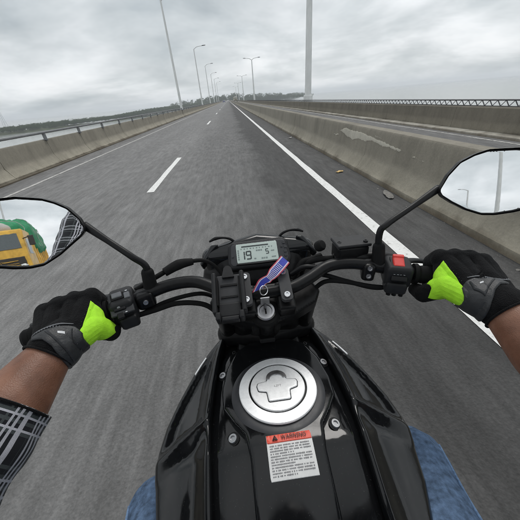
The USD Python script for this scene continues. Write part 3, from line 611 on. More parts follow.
def car(loc, label, m):
    t = thing('car', loc, label, 'car'); x, y, z = loc
    bd = part(t, 'body', hull([((x+a*0.78, y+b, z+c), 0.1) for a in (-1, 1) for b, c in ((0.1, 0.45), (0.1, 0.8), (-0.05, 0.9), (-4.0, 0.9), (-4.1, 0.45))], 1), m, smooth=50)
    part(t, 'cabin', hull([((x+a*s, y+b, z+c), 0.08) for a in (-1, 1) for s, b, c in ((0.74, -0.9, 0.95), (0.6, -1.5, 1.42), (0.6, -3.1, 1.42), (0.74, -3.8, 0.95))], 1), 'truck_glass', smooth=50)
    part(t, 'roof', hull([((x+a*0.58, y+b, z+1.47), 0.06) for a in (-1, 1) for b in (-1.55, -3.05)], 1), m, smooth=50)
    for a in (-1, 1):
        for b in (-0.75, -3.3): part(t, 'wheel', wheel_mesh((x+a*0.78, y+b, z+0.32), 0.32, 0.2), 'rubber', smooth=30)
        part(t, 'tail_light', place(rbox((0.25, 0.03, 0.14), 0.01), (x+a*0.62, y-4.21, z+0.8), V(1, 0, 0), V(0, 1, 0), V(0, 0, 1)), 'red_button')
        part(t, 'headlight', place(rbox((0.3, 0.03, 0.14), 0.01), (x+a*0.6, y+0.2, z+0.7), V(1, 0, 0), V(0, 1, 0), V(0, 0, 1)), 'headlamp')
car((-3.0, 230, 0), 'tiny dark car far ahead in the left lane', 'car_blue')
car((-0.2, 300, 0), 'tiny white car far ahead in the right lane', 'car_white')

# ================================================================== THE MOTORCYCLE  (built round the plane x = 0, moved to x = BX)
BX = 0.028
bike = thing('motorcycle', (BX, 0.1, 0), 'black naked motorcycle with digital dash and silver round fuel cap, ridden along the bridge', 'motorcycle')
def bp(parent, name, m, mt, **k):
    m = m if isinstance(m, trimesh.Trimesh) else to_tri(m)
    return part(parent, name, shift(m, BX, 0, 0), mt, **k)
sides = ((-1, mirror_x), (1, lambda m: m))

# --- fuel tank, its plates, cap and label
def zc(y): return 0.9005 - 0.125*(max(y, 0.205)-0.292) - 0.10*max(0, y-0.39) - 0.36*max(0, 0.205-y)**1.12
TILT = math.atan(0.125)
def ztank(x, y):
    a = abs(x); return zc(y) - 0.4*min(a, 0.1)**2 - 0.35*max(0, a-0.1) - 1.7*max(0, a-0.1)**2
base_half = [(0, 0.445), (0.07, 0.445), (0.105, 0.425), (0.122, 0.38), (0.128, 0.32), (0.130, 0.25), (0.128, 0.15), (0.118, 0.05), (0.09, -0.01), (0, -0.03)]
tank = bp(bike, 'fuel_tank', panel(mirror_poly(base_half), lambda x, y: ztank(x, y)-0.012, 0.022, 0.20, 0.007), 'gloss_black', smooth=50)
spine_half = [(0, 0.432), (0.045, 0.430), (0.075, 0.405), (0.094, 0.36), (0.1015, 0.31), (0.098, 0.272), (0.080, 0.244), (0.062, 0.222), (0.056, 0.19), (0.055, 0.12), (0.050, 0.03), (0.02, -0.005), (0, -0.008)]
spine = mirror_poly(spine_half).buffer(-0.006).buffer(0.006)
bp(tank, 'spine_cover', panel(spine, lambda x, y: ztank(x, y)+0.0015, 0.006, 0.02, 0.006), 'gloss_black', smooth=50)
CY = 0.292; CZ = 0.906
ring_poly = affinity.scale(Point(0, CY).buffer(0.0865, 48), 1.0, 0.985)
def capp(name, m, mt, **k):
    m = shift(m, 0, -CY, -CZ); m.apply_transform(trimesh.transformations.rotation_matrix(-TILT, (1, 0, 0))); return bp(tank, name, shift(m, 0, CY, CZ), mt, **k)
capp( 'filler_surround', shift(lathe([(0.0, -0.02), (0.0835, -0.02), (0.084, -0.003), (0.0825, 0.0005), (0.074, 0.0052), (0.0, 0.0052)], 96), 0, CY, CZ-0.006), 'ring_grey', smooth=30)
cap = capp( 'fuel_cap_ring', shift(lathe([(0.0512, 0.0), (0.0675, 0.0), (0.0685, 0.0012), (0.0685, 0.0035), (0.0675, 0.0048), (0.0535, 0.0064), (0.0518, 0.0060), (0.0512, 0.004)], 96), 0, CY, CZ), 'silver', smooth=30)
capp( 'cap_groove', shift(lathe([(0, 0.0), (0.0515, 0.0), (0.0515, 0.0018), (0, 0.0018)], 64), 0, CY, CZ), 'satin_black')
capp( 'fuel_cap', shift(lathe([(0, 0.001), (0.0478, 0.001), (0.0482, 0.0046), (0.0472, 0.0058), (0.045, 0.0060), (0, 0.0060)], 96), 0, CY, CZ), 'silver_disc', smooth=30)
cross = Polygon([(-0.034, 0.010), (-0.017, 0.0125), (-0.017, 0.024), (0.017, 0.024), (0.017, 0.0125), (0.034, 0.010), (0.036, 0.004), (0.034, -0.006), (0.020, -0.010), (0.0185, -0.029), (-0.0185, -0.029), (-0.020, -0.010), (-0.034, -0.006), (-0.036, 0.004)]).buffer(-0.003).buffer(0.006).buffer(-0.003)
capp( 'flap_shadow_gap', shift(prism(cross.buffer(0.0011), 0.0007), 0, CY-0.001, CZ+0.0060), 'dark_plastic')
capp( 'key_flap', panel(affinity.translate(cross, 0, CY-0.001), lambda x, y: CZ+0.0085, 0.0016, 0.002, 0.0025), 'silver_disc', smooth=40)
hoop = Polygon([(math.cos(a)*0.0185, 0.013+math.sin(a)*0.017) for a in np.linspace(0, PI, 20)]).difference(Polygon([(math.cos(a)*0.0115, 0.0125+math.sin(a)*0.0085) for a in np.linspace(0, PI, 20)]).buffer(0.0005))
capp( 'flap_hinge', shift(prism(hoop.buffer(0), 0.0022), 0, CY+0.001, CZ+0.0083), 'steel')
lt = meshkit.text_mesh('LIFT', 0.0042, 0.0004); capp( 'flap_lettering', shift(lt, -0.006, CY-0.004, CZ+0.0085), 'steel')
for x, y in ((-0.1025, 0.353), (0.1025, 0.353), (-0.0815, 0.224), (0.0815, 0.224), (-0.079, 0.412), (0.079, 0.412)):
    big = y < 0.4
    z = ztank(x, y)-0.012
    bp(tank, 'bolt', bolt((x, y, z+0.001), (0.25*np.sign(x), 0, 1), 0.0078 if big else 0.005, 0.0035), 'steel' if big else 'satin_black', smooth=30)
    if big: bp(tank, 'washer', place(lathe([(0, -0.001), (0.0105, -0.001), (0.0105, 0.0008), (0, 0.0010)], 24), (x, y, z+0.0006), *frame_z((0.25*np.sign(x), 0, 1))), 'satin_black', smooth=30)
# warning label, laid on the spine
zl = lambda e: (lambda x, y: ztank(x, y)+0.0015+e)
def lay(poly, e): return panel(poly, zl(e), 0.0006, 0.0012, 0.006)
LX, LY = 0.0035, 0.2130
bp(tank, 'warning_label', lay(sbox(LX-0.034, LY-0.054, LX+0.034, LY), 0.0007), 'label_white', smooth=40, label='white warning label with red heading on the tank')
bp(tank, 'label_heading', lay(sbox(LX-0.0335, LY-0.0115, LX+0.0335, LY-0.0005), 0.0019), 'label_red', smooth=40)
def drape(m, x, y, e):
    v = np.array(m.vertices); z = v[:, 2].copy(); v = v + V(x, y, 0); v[:, 2] = [zl(e)(a, b)+c for (a, b), c in zip(v[:, :2], z)]; return trimesh.Trimesh(v, m.faces, process=False)
bp(tank, 'label_heading_text', drape(meshkit.text_mesh('WARNING', 0.0056, 0.0004), LX-0.012, LY-0.0086, 0.0031), 'satin_black')
tri = Polygon([(-0.0042, 0), (0.0042, 0), (0, 0.0072)]).difference(Polygon([(-0.0006, 0.0012), (0.0006, 0.0012), (0.0006, 0.0045), (-0.0006, 0.0045)]))
bp(tank, 'label_symbol', drape(prism(tri, 0.0006), LX-0.021, LY-0.0092, 0.0031), 'satin_black')
dash = []
for k in range(12):
    y = LY-0.0150-k*0.0031; x = LX-0.030
    while x < LX+(0.029 if k % 4 != 3 else 0.004):
        w = 0.0008+0.0011*rng.random(); dash.append(shift(trimesh.creation.box((w, 0.0008+0.0008*rng.random(), 0.0005)), x+w/2, y, zl(0.0011)(x, y))); x += w+(0.0005 if rng.random() < 0.78 else 0.0019)
bp(tank, 'label_small_print', cat(dash), 'print_grey', kind='stuff')

bp(bike, 'radiator_cover', hull([((a*0.095, 0.44, 0.82), 0.03) for a in (-1, 1)]+[((a*0.07, 0.49, 0.80), 0.03) for a in (-1, 1)]+[((a*0.09, 0.44, 0.6), 0.03) for a in (-1, 1)], 2), 'matte_black', smooth=50)
# --- side shrouds (left and right covers of the tank)
sh_pts = [(0.099, 0.462), (0.107, 0.415), (0.117, 0.330), (0.121, 0.258), (0.116, 0.20), (0.112, 0.12), (0.118, 0.05), (0.150, 0.045), (0.192, 0.09), (0.222, 0.155), (0.234, 0.205), (0.236, 0.245), (0.230, 0.285), (0.210, 0.328), (0.173, 0.386), (0.142, 0.426), (0.110, 0.460)]
sh_pts = [(x if x < 0.112 else 0.112+(x-0.112)*0.85, y) for x, y in sh_pts]
SHP = Polygon(sh_pts).buffer(-0.003).buffer(0.006).buffer(-0.003)
RA, RB = V(0.112, 0.262), V(0.219, 0.224)
def sst(t): t = np.clip(t, 0, 1); return t*t*(3-2*t)
def zsh(x, y):
    x = abs(x); z = ztank(x, y); q = np.clip(x-0.112, 0, 0.12)/0.12
    u = unit(RB-RA); n = V(-u[1], u[0]); sr = (V(x, y)-RA)@n          # signed distance to the ridge, + in front of it
    d = SHP.exterior.distance(Point(x, y))
    dish = -0.010*sst((d-0.007)/0.022)*sst(sr/0.016)
    low = -0.014*sst(-sr/0.030)*sst(q*3+0.1)
    return z + 0.010*(1-q*0.5) + dish + low + 0.0025*math.exp(-(sr/0.006)**2)
shm = panel(SHP, zsh, 0.008, 0.17, 0.0036)
for s, mf in sides:
    sp = bp(bike, 'tank_shroud', mf(shm), 'gloss_black', smooth=45)
    em = panel(smooth_poly([(0.1385, 0.406), (0.1420, 0.408), (0.1635, 0.374), (0.1610, 0.3705)], 0.0006), lambda x, y: zsh(x, y)+0.0030, 0.001, 0.006, 0.003)
    bp(sp, 'shroud_badge', mf(em), 'silver', smooth=40)
    bp(sp, 'shroud_side', mf(hull([((0.185, 0.30, 0.70), 0.02), ((0.18, 0.16, 0.68), 0.02), ((0.15, 0.42, 0.74), 0.015), ((0.16, 0.12, 0.60), 0.02), ((0.14, 0.30, 0.58), 0.02)], 2)), 'satin_black', smooth=40)

# --- seat, tail, frame, engine, wheels: below and behind, plain but real
seat_h = [(0, -0.02), (0.07, -0.015), (0.105, -0.10), (0.135, -0.25), (0.12, -0.42), (0.10, -0.62), (0.05, -0.74), (0, -0.75)]
bp(bike, 'seat', panel(mirror_poly(seat_h), lambda x, y: 0.80+0.10*np.clip((-0.40-y)/0.1, 0, 1)+0.02*np.clip(1+y/0.1, 0, 1)-1.5*x*x, 0.03, 0.05, 0.015), 'matte_black', smooth=50)
bp(bike, 'tail_fairing', hull([((0.10, -0.3, 0.70), 0.03), ((-0.10, -0.3, 0.70), 0.03), ((0.05, -0.85, 0.84), 0.03), ((-0.05, -0.85, 0.84), 0.03), ((0.1, -0.6, 0.74), 0.03), ((-0.1, -0.6, 0.74), 0.03)], 2), 'gloss_black', smooth=50)
bp(bike, 'tail_lamp', place(rbox((0.12, 0.03, 0.05), 0.012), (0, -0.89, 0.83), V(1, 0, 0), V(0, 1, 0), V(0, 0, 1)), 'red_button', smooth=40)
eng = bp(bike, 'engine', hull([((a*0.13, y, z), 0.04) for a in (-1, 1) for y, z in ((0.22, 0.40), (-0.12, 0.36), (-0.10, 0.52), (0.22, 0.56))], 2), 'aluminium_cast', smooth=45)
for k in range(6): bp(eng, 'cooling_fin', place(rbox((0.22, 0.20, 0.008), 0.003), (0, 0.26, 0.44+0.022*k), V(1, 0, 0), V(0, 1, 0), V(0, 0, 1)), 'aluminium_cast')
for s, mf in sides:
    bp(bike, 'frame_tube', mf(tube([(0.05, 0.44, 0.86), (0.13, 0.25, 0.66), (0.14, 0.0, 0.55), (0.13, -0.20, 0.45)], 0.022, 12)), 'satin_black', smooth=True)
    bp(bike, 'swingarm', mf(tube([(0.10, -0.12, 0.40), (0.11, -0.62, 0.30)], 0.026, 12)), 'satin_black', smooth=40)
    bp(bike, 'footpeg', mf(tube([(0.14, -0.02, 0.34), (0.30, -0.02, 0.34)], 0.013, 10)), 'rubber', smooth=40)
    fk = bp(bike, 'fork_leg', mf(tube([(0.086, 0.425, 0.995), (0.090, 0.54, 0.72), (0.094, 0.69, 0.36), (0.094, 0.715, 0.30)], [0.0205, 0.0205, 0.027, 0.027], 20)), 'satin_black', smooth=40)
    bp(fk, 'fork_cap', mf(place(lathe([(0, -0.004), (0.019, -0.004), (0.019, 0.003), (0.016, 0.006), (0.010, 0.006), (0.009, 0.003), (0, 0.003)], 24), (0.086, 0.422, 1.002), *frame_z((0, -0.41, 0.91)))), 'chrome', smooth=30)
bp(bike, 'exhaust', tube([(0.06, 0.33, 0.46), (0.08, 0.40, 0.30), (0.12, 0.2, 0.2), (0.16, -0.3, 0.28), (0.20, -0.62, 0.42)], [0.022, 0.022, 0.024, 0.045, 0.05], 16), 'satin_black', smooth=40)
for y, r in ((0.715, 0.30), (-0.64, 0.30)):
    tv = trimesh.creation.torus(0.245, 0.055, 64, 20); w = bp(bike, 'wheel', place(tv, (0, y, 0.30), V(0, 1, 0), V(0, 0, 1), V(1, 0, 0)), 'rubber', smooth=True)
    bp(w, 'rim', place(lathe([(0.185, -0.04), (0.205, -0.045), (0.205, 0.045), (0.185, 0.04), (0.185, -0.04)], 64), (0, y, 0.30), V(0, 1, 0), V(0, 0, 1), V(1, 0, 0)), 'satin_black', smooth=30)
    for k in range(5):
        a = 2*PI*k/5; bp(w, 'spoke', tube([(0, y, 0.30), (0, y+0.19*math.cos(a), 0.30+0.19*math.sin(a))], [0.025, 0.016], 8), 'satin_black', smooth=40)
    bp(w, 'brake_disc', place(lathe([(0.07, -0.002), (0.125, -0.002), (0.125, 0.002), (0.07, 0.002), (0.07, -0.002)], 48), (0.07, y, 0.30), V(0, 1, 0), V(0, 0, 1), V(1, 0, 0)), 'steel')
    bp(w, 'axle', tube([(-0.12, y, 0.30), (0.12, y, 0.30)], 0.02, 12), 'steel', smooth=40)
arc = [(0, 0.715+0.325*math.cos(a), 0.30+0.325*math.sin(a)) for a in np.linspace(0.2, 2.5, 9)]
bp(bike, 'front_mudguard', tube(arc, [0.055, 0.07, 0.075, 0.075, 0.075, 0.07, 0.055], 16, squash=((0, 0.3, 1), 0.35)), 'gloss_black', smooth=40)

# --- steering head, triple clamp
tc_poly = smooth_poly([(-0.112, 0.425), (-0.10, 0.402), (-0.05, 0.378), (0, 0.365), (0.05, 0.378), (0.10, 0.402), (0.112, 0.425), (0.10, 0.45), (0.05, 0.455), (-0.05, 0.455), (-0.10, 0.45)], 0.008)
def tilt(m, O=(0, 0.395, 1.0), ang=-0.40):
    m = m.copy(); m.apply_translation(-V(*O)); m.apply_transform(trimesh.transformations.rotation_matrix(-ang, (1, 0, 0))); m.apply_translation(V(*O)); return m
head = bp(bike, 'triple_clamp', tilt(panel(tc_poly, lambda x, y: 1.0, 0.006, 0.03, 0.006)), 'satin_black', smooth=40)
ign = bp(head, 'ignition_lock', tilt(shift(lathe([(0, 0.0), (0.0185, 0.0), (0.0185, 0.012), (0.0165, 0.015), (0.0125, 0.015), (0.0115, 0.012), (0, 0.012)], 32), -0.004, 0.386, 1.001)), 'steel', smooth=30)
bp(head, 'key_slot', tilt(shift(trimesh.creation.box((0.0028, 0.011, 0.003)), -0.004, 0.386, 1.0135)), 'satin_black')
bp(head, 'lock_collar', tilt(shift(lathe([(0.0188, 0.0), (0.028, 0.0), (0.028, 0.006), (0.0245, 0.009), (0.0188, 0.009)], 32), -0.004, 0.386, 1.001)), 'matte_black', smooth=30)
bp(bike, 'lower_clamp', hull([((-0.088, 0.475, 0.87), 0.030), ((0.088, 0.475, 0.87), 0.030), ((0, 0.455, 0.88), 0.033), ((0, 0.48, 0.85), 0.03)], 2), 'satin_black', smooth=50)
bp(bike, 'steering_stem', tube([(0, 0.42, 0.985), (0, 0.47, 0.86)], 0.032, 24), 'matte_black', smooth=40)
cover = hull([((-0.075, 0.465, 0.945), 0.020), ((0.075, 0.465, 0.945), 0.020), ((-0.045, 0.440, 0.93), 0.020), ((0.045, 0.440, 0.93), 0.020), ((-0.065, 0.49, 0.87), 0.03), ((0.065, 0.49, 0.87), 0.03)], 2)
bp(bike, 'steering_cover', cover, 'satin_black', smooth=50)
br = bp(bike, 'tank_bracket', place(rbox((0.034, 0.05, 0.012), 0.004), (-0.003, 0.436, 0.889), V(1, 0, 0), unit((0, 0.9, -0.25)), unit((0, 0.25, 0.9))), 'dark_plastic', smooth=40)
bp(br, 'bolt', bolt((-0.003, 0.430, 0.8975), (0, 0.2, 1), 0.006, 0.003), 'steel', smooth=30)
for x in (-0.020, 0.012):
    bp(bike, 'wiring_loom', tube([(x, 0.400, 0.99), (x*1.3, 0.385, 0.968), (x*1.2, 0.400, 0.94), (x*1.6, 0.44, 0.90)], 0.008, 10), 'rubber', smooth=True)
bp(bike, 'lock_barrel', tube([(-0.004, 0.388, 0.99), (-0.004, 0.398, 0.95)], [0.022, 0.018], 20), 'satin_black', smooth=40)

# --- handlebar with clamps
HB = [(0.0, 0.402, 1.036), (0.045, 0.404, 1.037), (0.085, 0.418, 1.044), (0.13, 0.438, 1.054), (0.18, 0.438, 1.054), (0.235, 0.424, 1.045), (0.29, 0.404, 1.036), (0.402, 0.3654, 1.0314)]
bar = bp(bike, 'handlebar', tube([(-x, y, z) for x, y, z in HB[:0:-1]]+HB, 0.0118, 18, n=120), 'satin_black', smooth=True)
for s, mf in sides:
    cl = bp(bar, 'bar_clamp', mf(place(cat(prism(Polygon([(-0.0035, -0.026), (0.0035, -0.026), (0.0035, 0.026), (-0.0035, 0.026)]).buffer(0.0068), 0.010))
        , (0.036, 0.398, 1.049), V(1, 0, 0), unit((0, 0.80, 0.38)), unit((0, -0.38, 0.80)))), 'grey_plastic', smooth=40)
    for q in (-0.023, 0.023):
        o = V(0.036, 0.398, 1.049)+unit((0, 0.80, 0.38))*q+unit((0, -0.38, 0.80))*0.010
        bp(bar, 'clamp_bolt', mf(bolt(o, (0, -0.38, 0.80), 0.0062, 0.003)), 'chrome', smooth=30)
    bp(bar, 'clamp_base', mf(place(rbox((0.034, 0.060, 0.034), 0.006), (0.036, 0.400, 1.018), V(1, 0, 0), unit((0, 0.90, 0.40)), unit((0, -0.40, 0.90)))), 'satin_black', smooth=40)
ga = unit(V(0.435, 0.354, 1.030)-V(0.29, 0.404, 1.036))       # right grip axis, outwards
G0 = V(0.288, 0.4045, 1.036); gf = unit(V(-ga[1], ga[0], 0)); gu = np.cross(ga, gf); gu = gu if gu[2] > 0 else -gu
grip_prof = [(0, 0), (0.020, 0), (0.0205, 0.006), (0.0168, 0.010)] + [(0.0165+0.0008*(k % 2), 0.012+0.0035*k) for k in range(30)] + [(0.018, 0.118), (0.018, 0.121), (0, 0.121)]
end_prof = [(0, 0), (0.0165, 0), (0.0165, 0.008), (0.014, 0.012), (0, 0.012)]
for s, mf in sides:
    g = bp(bike, 'grip', mf(place(lathe(grip_prof, 24), G0, *frame_z(ga))), 'rubber', smooth=35)
    bp(g, 'bar_end', mf(place(lathe(end_prof, 24), G0+ga*0.122, *frame_z(ga))), 'rubber', smooth=30)
# lever on each side, ahead of the grip
    bp(bike, 'lever', mf(tube([G0-ga*0.02+gf*0.035+gu*0.002, G0+ga*0.02+gf*0.062-gu*0.006, G0+ga*0.07+gf*0.068-gu*0.012, G0+ga*0.145+gf*0.060-gu*0.016], [0.009, 0.0075, 0.007, 0.008], 12, squash=(gu, 0.6))), 'satin_black', smooth=True)
def oriented(m, o, s=1):
    """mesh in the switch frame (x outwards along the bar, y forward, z up) at o; s=-1 mirrors to the left"""
    m = place(m, o, ga, gf, gu); return mirror_x(m) if s < 0 else m
# left switchgear
SL = G0 - ga*0.026 + gu*0.002
hl = bp(bike, 'switch_housing', oriented(cat(rbox((0.043, 0.058, 0.048), 0.009), shift(rbox((0.032, 0.030, 0.026), 0.006), -0.003, -0.022, -0.018)), SL, -1), 'dark_plastic', smooth=40, label='left switch housing with horn and signal buttons')
tz = 0.024
yb = unit(V(0, -0.55, 0.83)); 
def btn(par, ext, pos, mt, s, nm, r=0.002, smooth=40, tiltx=0.55):
    Y = unit(V(0, math.cos(tiltx), math.sin(tiltx))); Z = unit(V(0, -math.sin(tiltx), math.cos(tiltx)))
    m = place(rbox(ext, r), pos, V(1, 0, 0), Y, Z); return bp(par, nm, oriented(m, SL if s < 0 else SR, s), mt, smooth=smooth)
btn(hl, (0.039, 0.044, 0.006), (0.0, -0.017, 0.0165), 'grey_plastic', -1, 'switch_plate')
btn(hl, (0.022, 0.014, 0.008), (0.003, -0.007, 0.0255), 'satin_black', -1, 'beam_switch')
btn(hl, (0.017, 0.010, 0.006), (0.003, -0.0072, 0.0290), 'button_grey', -1, 'beam_rocker')
btn(hl, (0.010, 0.012, 0.008), (-0.013, -0.010, 0.0245), 'button_grey', -1, 'pass_button')
btn(hl, (0.020, 0.010, 0.008), (0.003, -0.0265, 0.0130), 'satin_black', -1, 'signal_switch')
btn(hl, (0.006, 0.006, 0.006), (0.004, -0.0262, 0.0162), 'button_grey', -1, 'signal_knob')
btn(hl, (0.012, 0.011, 0.007), (0.004, -0.037, 0.0045), 'satin_black', -1, 'horn_button')
for x, y, z in ((-0.012, -0.0265, 0.0135), (-0.006, -0.0350, 0.0078), (0.014, -0.0345, 0.0080), (-0.013, -0.0012, 0.0292)):
    btn(hl, (0.0038, 0.0020, 0.001), (x, y, z+0.0006), 'print_white', -1, 'switch_marking', 0.0003)
per = bp(bike, 'clutch_perch', oriented(cat(rbox((0.034, 0.034, 0.034), 0.008), shift(rbox((0.030, 0.040, 0.018), 0.006), 0.004, 0.030, 0.0)), G0-ga*0.064+gu*0.001, -1), 'satin_black', smooth=40)
bp(per, 'bolt', oriented(bolt((0, -0.018, 0.004), (0, -1, 0.2), 0.005, 0.003), G0-ga*0.064, -1), 'steel', smooth=30)
# right switchgear: red engine stop switch
SR = G0 - ga*0.030 + gu*0.002
hr = bp(bike, 'switch_housing', oriented(cat(rbox((0.050, 0.056, 0.046), 0.010), shift(rbox((0.040, 0.034, 0.026), 0.007), -0.002, -0.018, -0.020)), SR, 1), 'dark_plastic', smooth=40, label='right switch housing with red engine stop switch')
btn(hr, (0.028, 0.034, 0.006), (-0.002, -0.006, 0.0200), 'grey_plastic', 1, 'switch_plate', tiltx=0.35)
btn(hr, (0.020, 0.026, 0.008), (-0.002, -0.0055, 0.0245), 'red_button', 1, 'stop_switch', 0.003, tiltx=0.35)
btn(hr, (0.020, 0.008, 0.006), (-0.002, 0.0045, 0.0310), 'red_button', 1, 'stop_rocker', 0.002, tiltx=0.10)
btn(hr, (0.028, 0.010, 0.008), (-0.001, -0.0300, 0.0020), 'satin_black', 1, 'starter_panel', tiltx=0.9)
for x in (-0.010, -0.004, 0.001, 0.007): btn(hr, (0.0032, 0.0022, 0.001), (x, -0.0272, 0.0107), 'print_white', 1, 'switch_marking', 0.0003, tiltx=0.75)
for x in (-0.012, -0.002, 0.010): bp(hr, 'screw', oriented(lathe([(0, -0.004), (0.0045, -0.004), (0.0045, 0.003), (0, 0.003)], 12), SR+ga*x-gf*0.028-gu*0.033, 1), 'satin_black', smooth=30)
# brake reservoir, clamp
RS = V(0.185, 0.468, 1.066)
res = bp(bike, 'brake_reservoir', place(cat(rbox((0.066, 0.040, 0.034), 0.006)), RS, ga*V(1, -0.15, 1)/np.linalg.norm(ga*V(1, -0.15, 1)), unit(np.cross((0, 0, 1), ga*V(1, -0.15, 1))), V(0, 0, 1)), 'satin_black', smooth=40)
bp(res, 'reservoir_lid', place(rbox((0.070, 0.044, 0.007), 0.003), RS+V(0, 0, 0.0205), ga*V(1, -0.15, 1)/np.linalg.norm(ga*V(1, -0.15, 1)), unit(np.cross((0, 0, 1), ga*V(1, -0.15, 1))), V(0, 0, 1)), 'dark_plastic', smooth=40)
for x in (-0.026, 0.026): bp(res, 'screw', bolt(RS+V(x, -0.012*np.sign(x)*0.2-0.008, 0.0245), (0, 0, 1), 0.0045, 0.0015), 'satin_black', smooth=30)
bp(res, 'master_cylinder', tube([RS+V(-0.035, -0.004, -0.012), RS+V(0.05, -0.016, -0.014), RS+V(0.095, -0.032, -0.02)], [0.011, 0.014, 0.013], 14), 'satin_black', smooth=40)
mc = bp(res, 'lever_clamp', oriented(rbox((0.026, 0.036, 0.038), 0.008), G0-ga*0.082, 1), 'satin_black', smooth=40)
for d in (-0.004, 0.0135): bp(res, 'clamp_bolt', oriented(bolt((0, -0.018, d), (0, -1, 0.5), 0.0055, 0.003), G0-ga*0.082, 1), 'chrome', smooth=30)

# --- mirrors: right outline in the mirror's own plane, left its likeness
CAMP = V(0, 0, CAM_H)
def sphere_mirror(outline, centre, aim, radius, stem, dx):
    """outline: (x, z) seen from behind at y = centre.y; centre and outline in world x"""
    Mc = np.asarray(centre, float); n = unit(unit(np.asarray(aim)-Mc) - unit(Mc-CAMP)); n = n if n[1] < 0 else -n
    X = unit(np.cross((0, 0, 1), -n)); X = X if X[0] > 0 else -X; Zu = np.cross(-n, X); Zu = Zu if Zu[2] > 0 else -Zu
    pts = []
    for x, z in outline:
        y = Mc[1] - (n[0]*(x-Mc[0]) + n[2]*(z-Mc[2]))/n[1]; p = V(x, y, z)-Mc; pts.append((p@X, p@Zu))
    pl = Polygon(pts).buffer(-0.012).buffer(0.024).buffer(-0.012)
    sag = lambda a, b: -(a*a+b*b)/(2*radius)
    flipm = np.linalg.det(np.stack([X, Zu, n], 1)) < 0
    fix = lambda m: trimesh.Trimesh(m.vertices, np.array(m.faces)[:, ::-1], process=False) if flipm else m
    glass = panel(pl.buffer(-0.0032), lambda a, b: 0.0042+sag(a, b), 0.0002, 0.001, 0.004)
    nr = 240; loops = []
    for off, zz in ((0.0, -0.003), (0.0, 0.003), (0.0008, 0.0055), (0.0022, 0.0066), (0.0036, 0.0058), (0.0040, 0.0030)):
        q = pl.buffer(-off) if off else pl
        o = [pl.exterior.interpolate(t, normalized=True) for t in np.arange(nr)/nr]
        e = np.array([q.exterior.interpolate(q.exterior.project(p)).coords[0] for p in o]); loops.append(np.column_stack([e, zz+sag(e[:, 0], e[:, 1])]))
    rv = np.vstack(loops); rf = []; ccw = pl.exterior.is_ccw
    for k in range(len(loops)-1):
        for j in range(nr):
            a, b = k*nr+j, k*nr+(j+1) % nr; t = [(a, b, b+nr), (a, b+nr, a+nr)]; rf += t if ccw else [x[::-1] for x in t]
    rim = trimesh.Trimesh(rv, rf, process=False)
    bk = panel(pl, lambda a, b: 0.004+0.016*(1-min(1, (a*a/0.0080+b*b/0.0036))), 0.010, 0.004, 0.006)
    bk = trimesh.Trimesh(np.array(bk.vertices)*V(1, 1, -1), np.array(bk.faces)[:, ::-1], process=False)
    to = lambda m: fix(place(m, Mc, X, Zu, n))
    return [to(g) for g in (glass, rim, bk)], n, X, Zu, Mc
R_OUT = [(0.339, 1.176), (0.352, 1.203), (0.369, 1.2245), (0.390, 1.236), (0.410, 1.2425), (0.451, 1.243), (0.490, 1.238), (0.515, 1.220), (0.518, 1.190), (0.505, 1.158), (0.492, 1.149), (0.458, 1.1385), (0.430, 1.1335), (0.410, 1.1335), (0.385, 1.142), (0.362, 1.1545), (0.345, 1.166)]
L_OUT = [(-0.297, 1.176), (-0.302, 1.196), (-0.315, 1.2165), (-0.330, 1.228), (-0.345, 1.236), (-0.378, 1.2445), (-0.410, 1.246), (-0.445, 1.238), (-0.468, 1.216), (-0.470, 1.188), (-0.458, 1.158), (-0.444, 1.149), (-0.410, 1.137), (-0.390, 1.1325), (-0.369, 1.1325), (-0.345, 1.143), (-0.326, 1.1550), (-0.308, 1.166)]
for s, out, aim, rad, stem in ((-1, L_OUT, (-1.30, -6.4, 2.30), 1.35, [(-0.216, 0.436, 1.052), (-0.213, 0.440, 1.098), (-0.232, 0.442, 1.122), (-0.262, 0.446, 1.148), (-0.296, 0.450, 1.176)]),
                               (1, R_OUT, (7.6, -33, 8.2), 2.6, [(0.229, 0.430, 1.052), (0.226, 0.438, 1.112), (0.240, 0.441, 1.130), (0.284, 0.446, 1.150), (0.336, 0.452, 1.174)])):
    o = np.array(out); cx, cz = (o.max(0)+o.min(0))/2
    (glass, rim, bk), n, X, Zu, Mc = sphere_mirror([(x+BX, z) for x, z in out], (cx+BX, 0.44, cz), aim, rad, stem, 0)
    st = np.array(stem, float)
    tip = np.array(rim.vertices); tip = tip[np.argmin(s*tip[:, 0])] - V(BX, 0, 0)
    st[-1] = tip + V(s*0.006, 0.008, 0.002); st[-2] = st[-3] + (st[-1]-st[-3])*0.5
    mr = part(bike, 'mirror', bk, 'satin_black', smooth=50, label=('left' if s < 0 else 'right')+' rear view mirror on its bent stalk')
    part(mr, 'mirror_rim', rim, 'satin_black', smooth=50)
    part(mr, 'mirror_glass', glass, 'mirror_glass', smooth=True)
    bp(mr, 'mirror_stalk', tube(st, [0.0062, 0.0062, 0.006, 0.0056, 0.0075], 16, n=50), 'satin_black', smooth=True)
    d = unit(st[1]-st[0])
    bp(mr, 'stalk_boot', tube([st[0]-d*0.012, st[0]+d*0.006, st[0]+d*0.036, st[0]+d*0.043], [0.013, 0.0125, 0.0112, 0.0075], 16, n=16), 'rubber', smooth=40)

